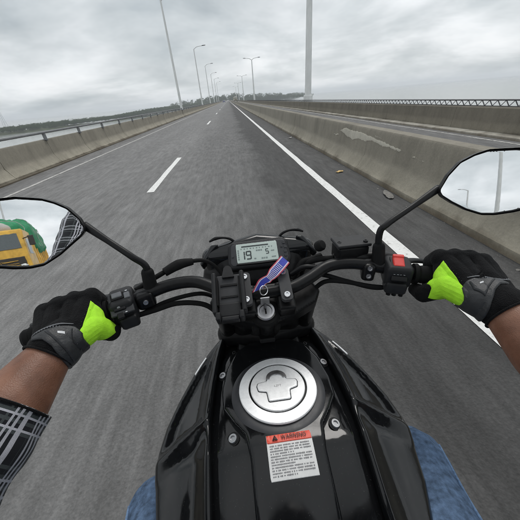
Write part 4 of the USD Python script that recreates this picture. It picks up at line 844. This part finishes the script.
# --- dash: surround, cluster, screen
DO = V(0, 0.511, 1.058); DY = unit(V(0, 0.766, 0.643)); DZ = unit(V(0, -0.643, 0.766)); DX = V(1, 0, 0)
def dsh(m, e=0.0): return place(m, DO+DZ*e, DX, DY, DZ)
cowl_half = [(0, 0.052), (0.06, 0.050), (0.098, 0.041), (0.112, 0.031), (0.132, -0.006), (0.135, -0.020), (0.118, -0.034), (0.088, -0.052), (0.05, -0.062), (0, -0.064)]
cowl_poly = mirror_poly(cowl_half).buffer(-0.004).buffer(0.004)
cowl = bp(bike, 'headlamp_cowl', dsh(panel(cowl_poly, lambda x, y: -0.012-0.9*max(0, abs(x)-0.07)**1.6*4+0.006*math.cos(y*40), 0.012, 0.03, 0.005)), 'satin_black', smooth=45)
bp(cowl, 'cowl_shell', hull([((a*0.105, 0.535, 1.05), 0.022) for a in (-1, 1)]+[((a*0.085, 0.56, 0.93), 0.03) for a in (-1, 1)]+[((0, 0.60, 0.96), 0.05), ((0, 0.58, 0.90), 0.04), ((0, 0.555, 1.065), 0.02)], 2), 'gloss_black', smooth=50)
bp(cowl, 'headlamp_lens', place(trimesh.creation.icosphere(3), (0, 0.628, 0.955), V(0.085, 0, 0), V(0, 0.035, 0), V(0, 0, 0.055)), 'headlamp', smooth=True)
for s, mf in sides:
    bp(cowl, 'cowl_clip', mf(dsh(tube([(0.050, 0.040, -0.012), (0.060, 0.0455, -0.004), (0.075, 0.0485, 0.0), (0.092, 0.0480, 0.0), (0.106, 0.0435, -0.003)], [0.003, 0.003, 0.0026, 0.0040, 0.0022], 10))), 'satin_black', smooth=True)
    bp(cowl, 'cowl_fin', mf(dsh(panel(smooth_poly([(0.084, 0.034), (0.104, 0.034), (0.130, -0.004), (0.126, -0.014), (0.104, 0.014)], 0.002), lambda x, y: 0.0045-0.15*max(0, x-0.085), 0.005, 0.02, 0.004))), 'gloss_black', smooth=40)
cl_poly = smooth_poly([(-0.0655, 0.023), (-0.057, 0.031), (0.055, 0.033), (0.065, 0.025), (0.069, -0.018), (0.062, -0.032), (-0.062, -0.032), (-0.0690, -0.020)], 0.006)
clu = bp(bike, 'instrument_cluster', dsh(panel(cl_poly, lambda x, y: 0.010, 0.006, 0.03, 0.004)), 'dark_plastic', smooth=40)
bp(clu, 'cluster_face', dsh(panel(cl_poly.buffer(-0.0065), lambda x, y: 0.0112, 0.0015, 0.003, 0.004)), 'ring_grey', smooth=40)
lx0, ly0, lx1, ly1 = -0.0470, -0.0190, 0.0390, 0.0215
lcd = bp(clu, 'display', dsh(panel(sbox(lx0, ly0, lx1, ly1).buffer(0.0015), lambda x, y: 0.0118, 0.0008, 0.003, 0.005)), 'lcd', smooth=40)
ez = 0.0121
def bars(rs, h=0.0003): return dsh(cat(*[shift(trimesh.creation.box((w, hh, h)), x+w/2, y+hh/2, ez) for x, y, w, hh in rs]))
SEG = {'1': 'bc', '9': 'abcdfg', '5': 'acdfg'}
def seg7(ch, x, y, w, h, t):
    r = {'a': (x+t*0.6, y+h-t, w-1.2*t, t), 'g': (x+t*0.6, y+h/2-t/2, w-1.2*t, t), 'd': (x+t*0.6, y, w-1.2*t, t), 'f': (x, y+h/2+t*0.15, t, h/2-t*0.6), 'b': (x+w-t, y+h/2+t*0.15, t, h/2-t*0.6), 'e': (x, y+t*0.45, t, h/2-t*0.6), 'c': (x+w-t, y+t*0.45, t, h/2-t*0.6)}
    return bars([r[k] for k in SEG[ch]])
bp(lcd, 'digit', seg7('1', -0.0395, -0.0140, 0.0090, 0.0195, 0.0025), 'lcd_ink')
bp(lcd, 'digit', seg7('9', -0.0285, -0.0140, 0.0118, 0.0195, 0.0025), 'lcd_ink')
bp(lcd, 'digit', seg7('5', 0.0140, -0.0055, 0.0072, 0.0118, 0.0016), 'lcd_ink')
bp(lcd, 'rev_bar', bars([(-0.0365, 0.0146, 0.058, 0.0026)]), 'lcd_ink')
bp(lcd, 'rev_scale', bars([(-0.0385+k*0.0066, 0.0098, 0.0030 if k % 2 else 0.0020, 0.0022) for k in range(11)]), 'lcd_faint', kind='stuff')
bp(lcd, 'fuel_gauge', bars([(-0.0455, -0.013+k*0.0048, 0.0028, 0.0034) for k in range(5)]), 'lcd_faint', kind='stuff')
bp(lcd, 'small_readings', bars([(-0.006, 0.0035, 0.0035, 0.0028), (-0.0015, 0.0035, 0.0045, 0.0028), (0.004, 0.0035, 0.003, 0.0028), (-0.0115, -0.0145, 0.004, 0.0026), (0.004, -0.0155, 0.004, 0.0032), (0.0092, -0.0155, 0.0022, 0.0032), (0.0128, -0.0155, 0.004, 0.0032), (0.026, -0.014, 0.009, 0.002), (0.026, 0.0, 0.007, 0.0022)]), 'lcd_faint', kind='stuff')
for x, y, w, h in ((-0.0592, -0.006, 0.005, 0.005), (0.0525, 0.0135, 0.006, 0.005), (0.0475, 0.006, 0.0045, 0.004), (0.0550, 0.0035, 0.006, 0.005), (0.0535, -0.0065, 0.006, 0.005), (0.0535, -0.0155, 0.006, 0.0045)):
    bp(clu, 'tell_tale', bars([(x, y, w, h)], 0.0012), 'grey_plastic')
bp(clu, 'cluster_lip', dsh(tube([(-0.050, -0.0235, 0.0125), (0.0, -0.0245, 0.0128), (0.044, -0.0235, 0.0125)], 0.0016, 8)), 'satin_black', smooth=True)

# --- cables and hoses
def cable(name, pts, r, mt='rubber'): return bp(bike, name, tube(pts, r, 12, n=60), mt, smooth=True)
cable('clutch_cable', [(-0.246, 0.438, 1.052), (-0.205, 0.456, 1.066), (-0.165, 0.476, 1.074), (-0.115, 0.492, 1.068), (-0.085, 0.49, 1.03), (-0.07, 0.45, 0.98)], [0.0045, 0.005, 0.0045, 0.004, 0.004, 0.004])
cable('cable_boot', [(-0.192, 0.462, 1.069), (-0.165, 0.476, 1.075), (-0.138, 0.486, 1.073)], [0.0085, 0.0105, 0.007])
cable('switch_lead', [(-0.262, 0.395, 1.020), (-0.215, 0.412, 1.018), (-0.17, 0.420, 1.022), (-0.12, 0.415, 1.015), (-0.09, 0.405, 0.99)], 0.0050)
cable('switch_lead', [(-0.24, 0.410, 1.014), (-0.19, 0.428, 1.024), (-0.13, 0.432, 1.030), (-0.10, 0.44, 1.01), (-0.08, 0.46, 0.97)], 0.0042)
cable('brake_hose', [(0.150, 0.462, 1.056), (0.118, 0.470, 1.052), (0.095, 0.480, 1.035), (0.09, 0.50, 0.98), (0.095, 0.50, 0.90)], 0.0058)
cable('throttle_cable', [(0.262, 0.404, 1.014), (0.22, 0.410, 1.008), (0.165, 0.425, 1.022), (0.115, 0.440, 1.035), (0.08, 0.46, 1.015), (0.05, 0.47, 0.96)], 0.0046)
cable('throttle_cable', [(0.258, 0.400, 1.008), (0.21, 0.412, 1.012), (0.16, 0.424, 1.022), (0.12, 0.43, 1.022), (0.09, 0.43, 0.99), (0.07, 0.44, 0.94)], 0.0046)
cable('wire_bundle', [(0.132, 0.49, 1.048), (0.112, 0.484, 1.046), (0.088, 0.482, 1.040), (0.066, 0.47, 1.01)], 0.007)
bp(bike, 'hose_knob', place(lathe([(0, 0), (0.010, 0.0), (0.0115, 0.004), (0.0115, 0.012), (0.009, 0.016), (0, 0.017)], 24), (0.122, 0.487, 1.072), *frame_z((0.55, -0.5, 0.6))), 'rubber', smooth=40)
cable('connector_lead', [(0.06, 0.46, 1.03), (0.085, 0.455, 1.047), (0.11, 0.452, 1.045), (0.135, 0.455, 1.040)], 0.0055, 'satin_black')

# --- phone holder clamped to the bar (empty)
ph = thing('phone_holder', (BX-0.066, 0.40, 1.05), 'empty dark grey phone holder clamped on the handlebar left of the ribbon', 'phone holder')
PO = V(-0.065, 0.386, 1.058); PYv = unit(V(0, 0.87, 0.49)); PZ = unit(V(0, -0.49, 0.87))
def ppart(name, m, mt='dark_plastic', **k): return part(ph, name, shift(place(m, PO, V(0.86, 0, 0), PYv*0.86, PZ*0.9), BX, 0, 0), mt, smooth=40, **k)
ppart('back_plate', rbox((0.050, 0.078, 0.010), 0.003), 'grey_plastic')
ppart('lower_plate', shift(rbox((0.048, 0.030, 0.014), 0.004), 0, -0.040, 0.004))
ppart('foot_lip', shift(rbox((0.036, 0.010, 0.018), 0.003), 0, -0.060, 0.009))
for s in (-1, 1):
    ppart('jaw', shift(rbox((0.0095, 0.088, 0.026), 0.004), s*0.0285, -0.006, 0.011))
    ppart('jaw_pad', shift(rbox((0.004, 0.060, 0.016), 0.0015), s*0.0225, -0.004, 0.014), 'rubber')
    ppart('jaw_foot', shift(rbox((0.010, 0.016, 0.028), 0.003), s*0.0225, -0.056, 0.012))
ppart('top_hook', prism(smooth_poly([(-0.013, 0.030), (0.013, 0.030), (0.008, 0.052), (0.003, 0.057), (-0.003, 0.057), (-0.008, 0.052)], 0.002), 0.012))
ppart('spring_slot', shift(trimesh.creation.box((0.034, 0.004, 0.003)), 0, -0.012, 0.0058), 'satin_black')
ppart('spring_slot', shift(trimesh.creation.box((0.034, 0.004, 0.003)), 0, 0.014, 0.0058), 'satin_black')
ppart('bar_clamp', shift(rbox((0.030, 0.034, 0.036), 0.007), 0.0, 0.006, -0.022), 'satin_black')

# --- key with ribbon tag
kt = thing('key_ribbon', (BX, 0.40, 1.07), 'twisted blue ribbon key tag with red and white edges below the dash', 'key tag')
mid = np.array([(0.043, 0.424, 1.090), (0.032, 0.415, 1.084), (0.020, 0.407, 1.077), (0.010, 0.401, 1.070), (0.000, 0.397, 1.066), (-0.008, 0.394, 1.060), (-0.014, 0.390, 1.053)])
wid = np.array([(0.62, -0.58, -0.45), (0.62, -0.58, -0.45), (0.66, -0.54, -0.42), (0.55, -0.30, -0.55), (0.75, -0.05, -0.35), (0.95, 0.20, 0.05), (0.95, 0.30, 0.15)])
nn = 60; C = catmull(mid, nn); Wd = catmull(wid, nn); Wd /= np.linalg.norm(Wd, axis=1)[:, None]
hw = np.interp(np.linspace(0, 1, nn), [0, 0.35, 0.52, 0.68, 1], [0.0105, 0.0105, 0.0070, 0.0110, 0.0115])
def strip(a, b, e, mt, name):
    T = np.gradient(C, axis=0); T /= np.linalg.norm(T, axis=1)[:, None]; N = np.cross(T, Wd); N /= np.linalg.norm(N, axis=1)[:, None]
    N *= np.sign(N[:, 2:3]*1.0 - N[:, 1:2]*0.5 + 1e-9)
    k = [C+Wd*(hw*a)[:, None]+N*e, C+Wd*(hw*b)[:, None]+N*e, C+Wd*(hw*b)[:, None]-N*(e if e < 0.001 else 0.0004), C+Wd*(hw*a)[:, None]-N*(e if e < 0.001 else 0.0004)]
    v = np.vstack(k); f = []
    for q in range(4):
        o, p = q*nn, ((q+1) % 4)*nn
        for i in range(nn-1): f += [(o+i, o+i+1, p+i+1), (o+i, p+i+1, p+i)]
    m = trimesh.Trimesh(v, f, process=False); m.fix_normals(); part(kt, name, shift(m, BX, 0, 0), mt, smooth=40)
strip(-0.62, 0.62, 0.0006, 'ribbon_blue', 'ribbon')
strip(-1.0, -0.82, 0.0006, 'ribbon_red', 'ribbon_edge'); strip(0.82, 1.0, 0.0006, 'ribbon_red', 'ribbon_edge')
strip(-0.82, -0.62, 0.0006, 'ribbon_white', 'ribbon_edge'); strip(0.62, 0.82, 0.0006, 'ribbon_white', 'ribbon_edge')
# woven pale lettering band, unreadable in the photograph: short bars
T_ = np.gradient(C, axis=0); lets = []
for i in range(10, 34, 2):
    T = unit(T_[i]); W_ = Wd[i]; N = unit(np.cross(T, W_)); N = N*np.sign(N[2]-0.5*N[1])
    lets.append(place(trimesh.creation.box((0.0012, 0.0105, 0.0006)), C[i]+N*0.0009, T, W_, N))
part(kt, 'woven_marks', shift(cat(lets), BX, 0, 0), 'ribbon_white', kind='stuff')
tr_ = trimesh.creation.torus(0.0085, 0.0012, 24, 8); part(kt, 'key_ring', shift(place(tr_, (-0.004, 0.388, 1.052), *frame_z((0.5, -0.7, 0.4))), BX, 0, 0), 'chrome', smooth=True)
part(kt, 'key', shift(cat(place(rbox((0.018, 0.004, 0.024), 0.0018), (-0.004, 0.379, 1.036), V(1, 0, 0), V(0, 1, 0), unit((0, -0.4, 0.9))), tube([(-0.004, 0.384, 1.026), (-0.004, 0.387, 1.012)], 0.003, 8)), BX, 0, 0), 'steel', smooth=40)

# ================================================================== THE RIDER
who = thing('person', (BX, -0.2, 0), 'motorcycle rider in black and lime gloves, plaid shirt and jeans, hands on the bars', 'person')
def pp_(parent, name, m, mt, **k):
    return part(parent, name, shift(m, BX, 0, 0), mt, **k)
HS = {1: 0.012, -1: -0.010}                     # each hand's own place along its grip
def HP(s_, f_, u_): return G0 + ga*s_ + gf*f_ + gu*u_
def wrist(s): return HP(0.088+HS[s]-(0.013 if s < 0 else 0.004), -0.088+(0.025 if s < 0 else 0.003), 0.016)
WR = {s: wrist(s)*V(s, 1, 1) for s in (-1, 1)}
EL = {-1: V(-0.412, 0.082, 0.985), 1: V(0.386, 0.065, 0.985)}
SH = {s: V(s*0.205, -0.115, 1.275) for s in (-1, 1)}
HIP = {s: V(s*0.095, -0.22, 0.865) for s in (-1, 1)}
KN = {-1: V(-0.235, 0.205, 0.705), 1: V(0.246, 0.222, 0.708)}
AN = {s: V(s*0.205, -0.05, 0.40) for s in (-1, 1)}
TOE = {s: V(s*0.235, 0.10, 0.365) for s in (-1, 1)}
mix = lambda a, b, t: a+(b-a)*t
b_ = [((V(0, -0.25, 0.88), 0.12), (V(0, -0.27, 1.02), 0.115)), ((V(0, -0.27, 1.02), 0.115), (V(0, -0.22, 1.18), 0.12)), ((V(0, -0.22, 1.18), 0.12), (V(0, -0.17, 1.33), 0.058)),
      ((V(0, -0.17, 1.33), 0.056), (V(0, -0.165, 1.40), 0.056)), ((V(0, -0.165, 1.44), 0.088), (V(0, -0.155, 1.51), 0.094)), ((V(0, -0.115, 1.42), 0.048), (V(0, -0.145, 1.47), 0.08)),
      ((V(0, -0.058, 1.455), 0.012), (V(0, -0.075, 1.48), 0.012)), ((V(-0.085, -0.165, 1.46), 0.018), (V(-0.088, -0.17, 1.48), 0.02)), ((V(0.085, -0.165, 1.46), 0.018), (V(0.088, -0.17, 1.48), 0.02))]
for s in (-1, 1):
    fm = mix(WR[s], EL[s], 0.38)
    b_ += [((V(s*0.07, -0.20, 1.24), 0.085), (SH[s], 0.062)), ((SH[s], 0.062), (mix(SH[s], EL[s], 0.5), 0.052)), ((mix(SH[s], EL[s], 0.5), 0.052), (EL[s], 0.046)),
           ((EL[s], 0.047), (fm, 0.0455)), ((fm, 0.0455), (mix(WR[s], EL[s], 0.16), 0.0345)), ((mix(WR[s], EL[s], 0.16), 0.0345), (mix(WR[s], EL[s], 0.06), 0.0295)), ((mix(WR[s], EL[s], 0.06), 0.0295), (WR[s], 0.020)), ((WR[s], 0.020), (HP(0.07+HS[s], -0.05, 0.022)*V(s, 1, 1), 0.014)),
           ((V(0, -0.25, 0.88), 0.115), (HIP[s], 0.095)), ((HIP[s], 0.092), (mix(HIP[s], KN[s], 0.6), 0.072)), ((mix(HIP[s], KN[s], 0.6), 0.072), (KN[s], 0.055)), ((KN[s], 0.055), (mix(KN[s], AN[s], 0.35), 0.052)), ((mix(KN[s], AN[s], 0.35), 0.052), (AN[s], 0.036)),
           ((AN[s], 0.036), (TOE[s], 0.03))]
body = pp_(who, 'body', skeleton(b_, 0.009, 10), 'skin', smooth=True)

# gloves: one hand built on the right grip, mirrored for the left
def ring_pt(s_, deg, r): return HP(s_, r*math.cos(math.radians(deg)), r*math.sin(math.radians(deg)))
def shell(m, inside, lift, edge=0.004, n_sub=2, lo=-0.001):
    """a patch of m's surface where inside(points) > 0, lifted off it with a soft rim"""
    v, f = np.array(m.vertices), np.array(m.faces)
    near = inside(v) > -0.010; f = f[near[f].any(1)]
    sub = trimesh.Trimesh(v, f, process=False)
    nrm = np.array(m.vertex_normals); v2, f2, att = sub.vertices, sub.faces, nrm
    for _ in range(n_sub): 
        vv, f2 = trimesh.remesh.subdivide(np.hstack([v2, att]), f2); v2, att = vv[:, :3], vv[:, 3:]
    att = att/np.maximum(np.linalg.norm(att, axis=1)[:, None], 1e-9); d = inside(v2)
    f2 = f2[(d[f2] > 0).all(1)]
    # snap the rim softly
    q = np.clip(d/edge, 0, 1); h = lo+(lift-lo)*np.sqrt(np.maximum(0, 1-(1-q)**2))
    t = trimesh.Trimesh(v2+att*h[:, None], f2, process=False); t.remove_unreferenced_vertices(); c = list(t.split(only_watertight=False)); return max(c, key=lambda c: len(c.faces)) if c else t
def sd_poly(P, pts):
    pl = Polygon(P); d = shapely.distance(shapely.points(pts), pl.exterior); return np.where(shapely.contains_xy(pl, pts[:, 0], pts[:, 1]), d, -d)
def local(v, ds): q = v-G0; return np.stack([q@ga-ds, q@gf, q@gu], 1)
for s in (-1, 1):
    ds = HS[s]; W = wrist(s); E_ = EL[s]*V(s, 1, 1); mf = (lambda m: m) if s > 0 else mirror_x
    Wi, Wo = W-ga*0.016, W+ga*0.012
    fing = [(0.028, 0.036, 0.041), (0.053, 0.0385, 0.044), (0.078, 0.0375, 0.043), (0.101, 0.033, 0.039)]
    bones = [((Wi, 0.0255), (Wo, 0.0245))]; mcp = []
    for k, (sk, rm, rp_) in enumerate(fing):
        m_ = ring_pt(sk+ds, 76-4*k, rm); mcp.append(m_)
        p_ = ring_pt(sk+ds+0.001, 8-3*k, rp_); d_ = ring_pt(sk+ds+0.001, -60, 0.0355); t_ = ring_pt(sk+ds, -118, 0.0325)
        bones += [((Wi if k < 2 else Wo, 0.0235), (m_, 0.0168)), ((m_, 0.0165), (p_, 0.0142)), ((p_, 0.0138), (d_, 0.0125)), ((d_, 0.0125), (t_, 0.0115))]
    bones += [((mcp[0]-gf*0.006, 0.0172), (mcp[1]-gf*0.006, 0.0172)), ((mcp[1]-gf*0.006, 0.0172), (mcp[2]-gf*0.006, 0.0172)), ((mcp[2]-gf*0.006, 0.0170), (mcp[3]-gf*0.006, 0.0160)), ((mix(mcp[0], Wi, 0.4), 0.0195), (mix(mcp[3], Wo, 0.4), 0.0185))]
    tm, ti, tt = ring_pt(0.030+ds, 168, 0.046), ring_pt(0.010+ds*0.5, 212, 0.040), ring_pt(0.008+ds*0.3, 262, 0.034)
    bones += [((Wi-gf*0.0+gu*(-0.004), 0.024), (tm, 0.0195)), ((tm, 0.0195), (ti, 0.0155)), ((ti, 0.0155), (tt, 0.0125)), ((tm, 0.018), (mcp[0]-gf*0.012-gu*0.006, 0.013))]
    ax = unit(E_-W)
    bones += [((W-ax*0.012, 0.028), (W+ax*0.004, 0.0335)), ((W+ax*0.004, 0.0335), (W+ax*0.011, 0.0350))]
    hand = skeleton(bones, 0.0034, 9)
    hv = np.array(hand.vertices); hv += np.array(hand.vertex_normals)*((meshkit.fbm(hv*70, 3, 4)-0.5)*0.0022)[:, None]; hand.vertices = hv
    g = pp_(who, 'glove', mf(hand), 'glove_black', smooth=True, label=('left' if s < 0 else 'right')+' black riding glove with lime palm panel')
    def on_top(s_, f_, e):           # point on the glove's upper face above (s, f)
        q = local(np.array(hand.vertices), ds); d2 = (q[:, 0]-s_)**2+(q[:, 1]-f_)**2; w = np.exp(-d2/0.0025**2)*(np.array(hand.vertex_normals)@gu > 0.1)*(q[:, 2] > 0)+1e-12; z = (w*q[:, 2]).sum()/w.sum()
        return G0+ga*(s_+ds)+gf*f_+gu*(z+e)
    lim = [(0.024, -0.016), (0.031, -0.040), (0.041, -0.074), (0.046, -0.094), (0.030, -0.104), (0.010, -0.085), (0.002, -0.062), (0.006, -0.050), (0.0025, -0.036), (0.012, -0.024)]
    def in_lime(v):
        q = local(v, ds); return np.minimum(np.minimum(sd_poly(lim, q[:, :2]), q[:, 2]+0.016), 1)
    pp_(g, 'lime_panel', mf(shell(hand, in_lime, 0.0012, 0.003, 4, -0.0003)), 'glove_lime', smooth=True)
    grd = [(0.038, -0.074), (0.044, -0.067), (0.054, -0.064), (0.078, -0.068), (0.094, -0.073), (0.095, -0.078), (0.080, -0.084), (0.071, -0.094), (0.064, -0.110), (0.056, -0.134), (0.046, -0.134), (0.045, -0.112), (0.041, -0.094)]
    def in_guard(v):
        q = local(v, ds); return np.minimum(sd_poly(grd, q[:, :2]), (q[:, 2]+0.012)*0.7)
    for k in range(11):
        t = k/10; a, b = 0.0250+0.0190*t+0.003*math.sin(3*t), -0.021-0.070*t
        pp_(g, 'stitch', mf(shift(trimesh.creation.icosphere(1, 0.0007), *on_top(a, b, 0.0012))), 'glove_guard', smooth=True)
    gd = pp_(g, 'wrist_guard', mf(shell(hand, in_guard, 0.0034, 0.0025, 4, 0.0)), 'glove_guard', smooth=True)
    tri_ = [(0.047, -0.071), (0.060, -0.069), (0.078, -0.073), (0.068, -0.086), (0.058, -0.100), (0.050, -0.088)]
    pp_(gd, 'guard_boss', mf(shell(hand, lambda v: np.minimum(sd_poly(tri_, local(v, ds)[:, :2]), local(v, ds)[:, 2]), 0.0062, 0.003, 3, 0.003)), 'glove_guard', smooth=True)
    for nm, pl_ in (('guard_tab', [(0.0570, -0.0765), (0.0640, -0.0765), (0.0640, -0.0805), (0.0570, -0.0805)]), ('strap_tab', [(0.0505, -0.112), (0.0535, -0.111), (0.0525, -0.123), (0.0495, -0.123)])):
        pp_(gd, nm, mf(shell(hand, lambda v: np.minimum(sd_poly(pl_, local(v, ds)[:, :2]), local(v, ds)[:, 2]+0.004), 0.0068 if nm == 'guard_tab' else 0.0040, 0.0006, 4, 0.002)), 'print_white')
    pipe = [on_top(a, b, 0.0012) for a, b in ((0.046, -0.061), (0.062, -0.060), (0.080, -0.062), (0.098, -0.060), (0.110, -0.054))]
    pp_(g, 'piping', mf(tube(pipe, [0.0006, 0.0012, 0.0010, 0.0008, 0.0005], 8, n=40)), 'button_grey', smooth=True)
    for k in range(14):
        t = k/13; a, b = 0.058+0.048*t, -0.066+0.012*t*t+0.002*math.sin(6*t)
        pp_(g, 'print_mark', mf(trimesh.Trimesh(*(lambda m: (m.vertices*0.0011+on_top(a, b, 0.0008), m.faces))(trimesh.creation.icosphere(1)))), 'button_grey', smooth=True)
    lg = [(0.106, -0.036), (0.113, -0.034), (0.112, -0.030), (0.1085, -0.031), (0.1075, -0.027), (0.104, -0.028)]
    pp_(g, 'silver_print', mf(shell(hand, lambda v: np.minimum(sd_poly(lg, local(v, ds)[:, :2]), local(v, ds)[:, 2]), 0.0009, 0.0006, 4, 0.0)), 'button_grey')
    # cuff rim
    X, Y, Z = frame_z(ax); pp_(g, 'cuff_rim', mf(place(trimesh.creation.torus(0.0340, 0.0017, 48, 10), W+ax*0.0245, X, Y, Z)), 'glove_black', smooth=True)

# shirt: torso and both sleeves in plaid, sleeves rolled to the forearm
def wrinkle(seed):
    def w(L, t, i): return 1+0.17*(meshkit.fbm(V(math.cos(t)*1.6+seed, math.sin(t)*1.6, L*22), 3, seed)-0.5)+0.05*math.sin(L*95+2.2*math.sin(t+seed)+seed)*math.exp(-((L-0.10)/0.09)**2)
    return w
ms, uvs = [], []
for s in (-1, 1):
    hem = mix(WR[s], EL[s], 0.34 if s < 0 else 0.42); P = [hem, mix(hem, EL[s], 0.5), EL[s]+V(s*0.004, -0.004, 0.004), mix(EL[s], SH[s], 0.5), SH[s], V(s*0.13, -0.17, 1.275)]
    m, u = tube(P, [0.0495, 0.0545, 0.062, 0.082, 0.098, 0.105], 56, n=120, uv=True, wr=wrinkle(3+s)); ms.append(m); uvs.append(u+V(0.02, 0.01))
m, u = tube([V(0, -0.255, 0.84), V(0, -0.275, 0.95), V(0, -0.265, 1.07), V(0, -0.225, 1.20), V(0, -0.185, 1.29), V(0, -0.17, 1.345)], [0.150, 0.158, 0.162, 0.165, 0.13, 0.070], 64, n=90, uv=True, squash=((0, 1, 0.1), 0.80), wr=wrinkle(8)); ms.append(m); uvs.append(u)
shirt = pp_(who, 'shirt', trimesh.util.concatenate(ms), 'plaid', smooth=True, uv=np.vstack(uvs))
for s in (-1, 1):
    hem = mix(WR[s], EL[s], 0.34 if s < 0 else 0.42); ax = unit(EL[s]-WR[s]); X, Y, Z = frame_z(ax)
    pp_(shirt, 'sleeve_hem', place(trimesh.creation.torus(0.0485, 0.0018, 56, 10), hem+ax*0.002, X, Y, Z), 'glove_black', smooth=True)
jb = [((V(0, -0.25, 0.90), 0.132), (HIP[1], 0.108)), ((V(0, -0.25, 0.90), 0.132), (HIP[-1], 0.108))]
for s in (-1, 1):
    jb += [((HIP[s], 0.104), (mix(HIP[s], KN[s], 0.6), 0.083)), ((mix(HIP[s], KN[s], 0.6), 0.083), (KN[s], 0.067)), ((KN[s], 0.067), (mix(KN[s], AN[s], 0.35), 0.064)), ((mix(KN[s], AN[s], 0.35), 0.064), (AN[s]+V(0, 0, 0.02), 0.054))]
jn = skeleton(jb, 0.009, 10); jv = np.array(jn.vertices); jv += np.array(jn.vertex_normals)*((meshkit.fbm(jv*V(26, 14, 26), 4, 6)-0.5)*0.016)[:, None]; jn.vertices = jv
jp = pp_(who, 'jeans', jn, 'jeans', smooth=True)
for s in (-1, 1):       # outer side seam of each leg, stitched along the thigh
    line = []
    for t in np.linspace(0.25, 1.0, 9):
        c = mix(HIP[s], KN[s], t); d = unit(V(s*0.8, 0.1, 0.62)); v = np.array(jn.vertices)-c; k = np.argmin(np.linalg.norm(v-d*(v@d)[:, None], axis=1)+10*((v@d) < 0)); line.append(np.array(jn.vertices[k])+d*0.0006)
    pp_(jp, 'side_seam', tube(line, 0.0022, 8, n=60), 'jeans_seam', smooth=True)
for s in (-1, 1): pp_(who, 'shoe', hull([((AN[s]+V(0, -0.03, -0.03)), 0.045), ((AN[s]+V(0, 0, 0.03)), 0.045), ((TOE[s]), 0.04), ((TOE[s]+V(0, 0.03, -0.01)), 0.034)], 2), 'shoe', smooth=True)
hl_ = trimesh.creation.icosphere(4); hv = np.array(hl_.vertices)*V(0.128, 0.145, 0.145)+V(0, -0.175, 1.475); hv[:, 2] = np.maximum(hv[:, 2], 1.385)
hel = pp_(who, 'helmet', trimesh.Trimesh(hv, hl_.faces, process=False), 'gloss_black', smooth=True)
vz = trimesh.creation.icosphere(4); vv = np.array(vz.vertices); kf = (vv[vz.faces].mean(1)[:, 1] > 0.45) & (np.abs(vv[vz.faces].mean(1)[:, 2]-0.1) < 0.32)
vm = trimesh.Trimesh(vv*V(0.1305, 0.1475, 0.1475)+V(0, -0.175, 1.475), vz.faces[kf], process=False); vm.remove_unreferenced_vertices(); pp_(hel, 'visor', vm, 'visor', smooth=True)

# ================================================================== THE AIR
M['haze'] = usdkit.material(stage, '/World/Looks/haze', {'v': ('principled_volume', {'color': (0.88, 0.92, 0.96), 'density': 0.00036, 'anisotropy': 0.2})}, volume='v.volume')
single('haze', boxm(V(-4000, -600, WATER_Z-2.5), V(4000, 4500, 34)), 'haze', kind='stuff')
